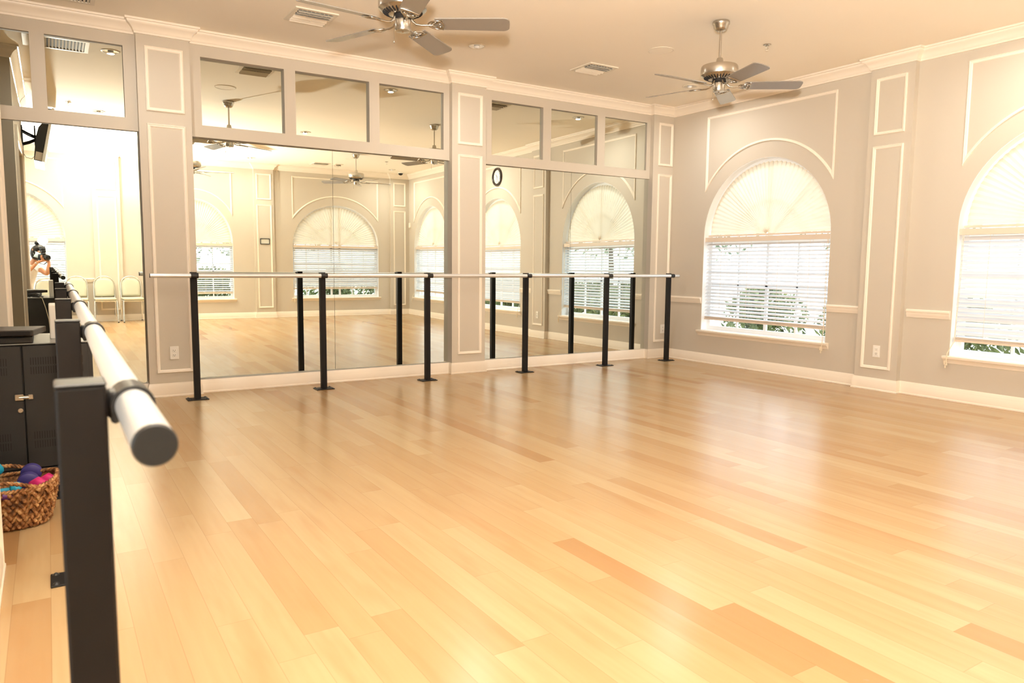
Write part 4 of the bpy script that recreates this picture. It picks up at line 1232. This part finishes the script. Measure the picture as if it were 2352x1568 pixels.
b.tube([wv - wd * .010, wv + wd * .010], .0275, 20); b.build('wristwatch', STEEL, per, smooth=40)
# the camera she holds
root = thing('photo_camera', CB - FW * .14, 'black camera with a big lens and flash held up by the photographer', 'camera')
Mc = Matrix(((RT.x, -FW.x, -DN.x, CB.x), (RT.y, -FW.y, -DN.y, CB.y), (RT.z, -FW.z, -DN.z, CB.z), (0, 0, 0, 1)))
Ml = Mc @ Matrix.Rotation(-PI / 2, 4, 'X')
b = MB(); b.lathe([(.030, .012), (.0395, .0), (.0415, .001), (.0415, .030), (.037, .034), (.036, .06), (.038, .064), (.038, .085), (.034, .09), (.033, .112), (0, .112)], (0, 0, 0), 40, Ml); lo = b.build('lens', BLACKPL, root, smooth=35)
b = MB(); b.lathe([(.030, .013), (.02, .011), (0, .010)], (0, 0, 0), 32, Ml); b.build('front_glass', SCREEN, lo, smooth=60)
b = MB(); b.rbox(-.072, .066, .110, .168, -.052, .042, .010, 3, Mc); b.rbox(.040, .076, .092, .168, -.050, .036, .010, 3, Mc); b.rbox(-.026, .026, .102, .165, .040, .066, .008, 3, Mc); b.build('camera_body', BLACKPL, root, smooth=40)
b = MB(); b.rbox(-.034, .034, .118, .160, .070, .112, .006, 2, Mc)
b.rbox(-.036, .036, .120, .185, .112, .172, .008, 2, Mc @ Matrix.Translation((0, .15, .115)) @ Matrix.Rotation(-.45, 4, 'X') @ Matrix.Translation((0, -.15, -.115))); b.build('flash_unit', BLACKPL, root, smooth=40)
b = MB(); b.tube([cam(-.07, .02, .14), cam(-.085, -.06, .15), cam(-.05, -.11, .14), cam(.01, -.125, .13), cam(.055, -.09, .13), cam(.078, -.01, .14)], .005, 8, flat=2.2); b.build('strap', BLACKPL, root, smooth=60)

# ------------------------------------------------------------------ outside the windows
b = MB(); b.box(-30, 40, -40, 40, -.3, -.14); struct(b.build('ground', BOUNCE_PAVING), 'paving outside the windows, made pale to bounce daylight onto the ceiling', 'paving')
def leafball(mb, c, rx, ry, rz_, n, size, R):
    for _ in range(n):
        while True:
            p = Vector((R.uniform(-1, 1), R.uniform(-1, 1), R.uniform(-1, 1)))
            if .25 < p.length < 1: break
        q = Vector((c[0] + p.x * rx, c[1] + p.y * ry, c[2] + p.z * rz_))
        a = Vector((R.gauss(0, 1), R.gauss(0, 1), R.gauss(0, 1))).normalized(); d = a.orthogonal().normalized()
        e = a.cross(d) * size * R.uniform(.25, .45); d = d * size * R.uniform(.7, 1.3)
        mb.face([q - d, q + e + a * size * .12, q + d, q - e + a * size * .12])
def plant(name, label, cat, group, c, crown, leaf, n, size, trunk_h, tr, seed):
    R = random.Random(seed)
    root = thing(name, (c[0], c[1], -.14), label, cat, group)
    b = MB()
    for ox, oy, oz, rx, ry, rz_ in crown:
        leafball(b, (c[0] + ox, c[1] + oy, oz), rx, ry, rz_, n, size, R)
    b.build('foliage', leaf, root)
    b = MB()
    for k in range(3 if trunk_h < 1 else 1):
        a = k * 2.1
        b.tube([(c[0] + .03 * math.cos(a), c[1] + .03 * math.sin(a), -.14), (c[0] + .08 * math.cos(a), c[1] + .08 * math.sin(a), trunk_h * .5), (c[0] + .2 * math.cos(a) * (trunk_h < 1), c[1] + .2 * math.sin(a) * (trunk_h < 1), trunk_h)], [tr, tr * .8, tr * .5], 8)
    b.build('stem', BARK, root, smooth=60)
    return root
k = 0
for y in (7.1, 5.7, 4.3, 2.9, 1.5, .1, -1.3):
    k += 1
    plant('shrub', 'leafy green shrub growing outside the right hand windows', 'shrub', 'shrubs outside the right hand windows',
          (8.6 + .25 * (k % 3), y, 0), [(0, 0, .42, .55, .66, .50), (.1, .15, .62, .4, .45, .35)], LEAF, 800, .07, .5, .022, 100 + k)
for x in (7.0, 5.6, 4.2, 2.8, 1.4, 0, -1.4):
    k += 1
    plant('shrub', 'leafy green shrub growing outside the rear windows', 'shrub', 'shrubs outside the rear windows',
          (x, -3.5 - .25 * (k % 3), 0), [(0, 0, .45, .66, .55, .55), (.15, .1, .7, .45, .4, .4)], LEAF, 800, .07, .5, .022, 100 + k)
for x, y, zc in ((15.5, 14.8, 2.3), (15.8, 9.6, 2.4), (16.5, 4.6, 2.6), (17.5, -.4, 2.7), (16.0, -5.4, 2.5)):
    k += 1
    plant('tree', 'pale green tree standing beyond the shrubs outside the right hand windows', 'tree', 'trees beyond the right hand windows',
          (x, y, 0), [(0, 0, zc, 1.7, 2.1, 1.0), (.3, .8, zc + .8, 1.3, 1.5, .9), (-.2, -.9, zc + .5, 1.2, 1.3, .8)], LEAF2, 420, .15, zc, .12, 200 + k)
for x, y, zc in ((-1.5, -11, 2.4), (2.4, -9.5, 2.2), (6.2, -11.5, 2.6)):
    k += 1
    plant('tree', 'pale green tree standing beyond the shrubs outside the rear windows', 'tree', 'trees beyond the rear windows',
          (x, y, 0), [(0, 0, zc, 2.1, 1.7, 1.3), (.8, .3, zc + .8, 1.5, 1.3, .9), (-.9, -.2, zc - .6, 1.3, 1.2, .8)], LEAF2, 420, .15, zc, .12, 200 + k)

# ------------------------------------------------------------------ light: bright overcast daylight and the photographer's flash bounced off the ceiling
w = bpy.data.worlds.new('World'); SC.world = w; w.use_nodes = True
nt = w.node_tree
for n in list(nt.nodes): nt.nodes.remove(n)
tc = nd(nt, 'ShaderNodeTexCoord')
sp = nd(nt, 'ShaderNodeSeparateXYZ', {0: tc.outputs['Generated']})
rp = nd(nt, 'ShaderNodeValToRGB', {0: mth(nt, 'MULTIPLY_ADD', sp.outputs[2], .5, .5)})
rp.color_ramp.elements[0].position = .48; rp.color_ramp.elements[0].color = (.86, .92, .95, 1)
rp.color_ramp.elements[1].position = .75; rp.color_ramp.elements[1].color = (.84, .92, 1.0, 1)
bg = nd(nt, 'ShaderNodeBackground', {'Color': rp.outputs[0], 'Strength': SKY})
wo = nd(nt, 'ShaderNodeOutputWorld'); nt.links.new(bg.outputs[0], wo.inputs['Surface'])
fl = bpy.data.lights.new('flash', 'SPOT'); fl.energy = FLASH; fl.color = (1, .95, .88)
fl.spot_size = math.radians(147); fl.spot_blend = .85; fl.shadow_soft_size = .07
fo = bpy.data.objects.new('flash', fl); COL.objects.link(fo)
fo.location = CB - FW * .15 - DN * .27
dirv = Vector((.58, .42, 1.0)).normalized()
fo.rotation_euler = dirv.to_track_quat('-Z', 'Y').to_euler()

# ------------------------------------------------------------------ camera and view
cd = bpy.data.cameras.new('camera'); co = bpy.data.objects.new('camera', cd); COL.objects.link(co)
cd.sensor_width = 36; cd.sensor_fit = 'HORIZONTAL'; cd.lens = 1687.8965 / 2352 * 36
cd.clip_start = .02; cd.clip_end = 200
UP, BK = -DN, -FW
co.matrix_world = Matrix(((RT.x, UP.x, BK.x, EYE.x), (RT.y, UP.y, BK.y, EYE.y), (RT.z, UP.z, BK.z, EYE.z), (0, 0, 0, 1)))
SC.camera = co
cd.dof.use_dof = True; cd.dof.focus_distance = 6.2; cd.dof.aperture_fstop = 6.3
vs = SC.view_settings
SC.display_settings.display_device = 'sRGB'
vs.view_transform = 'Standard'; vs.look = 'None'; vs.gamma = 1.0; vs.use_curve_mapping = False
vs.exposure = EXPO
cy = SC.cycles
cy.max_bounces = 14; cy.diffuse_bounces = 6; cy.glossy_bounces = 8; cy.transmission_bounces = 8; cy.transparent_max_bounces = 12
cy.sample_clamp_indirect = 8.0
cy.caustics_reflective = False; cy.caustics_refractive = False
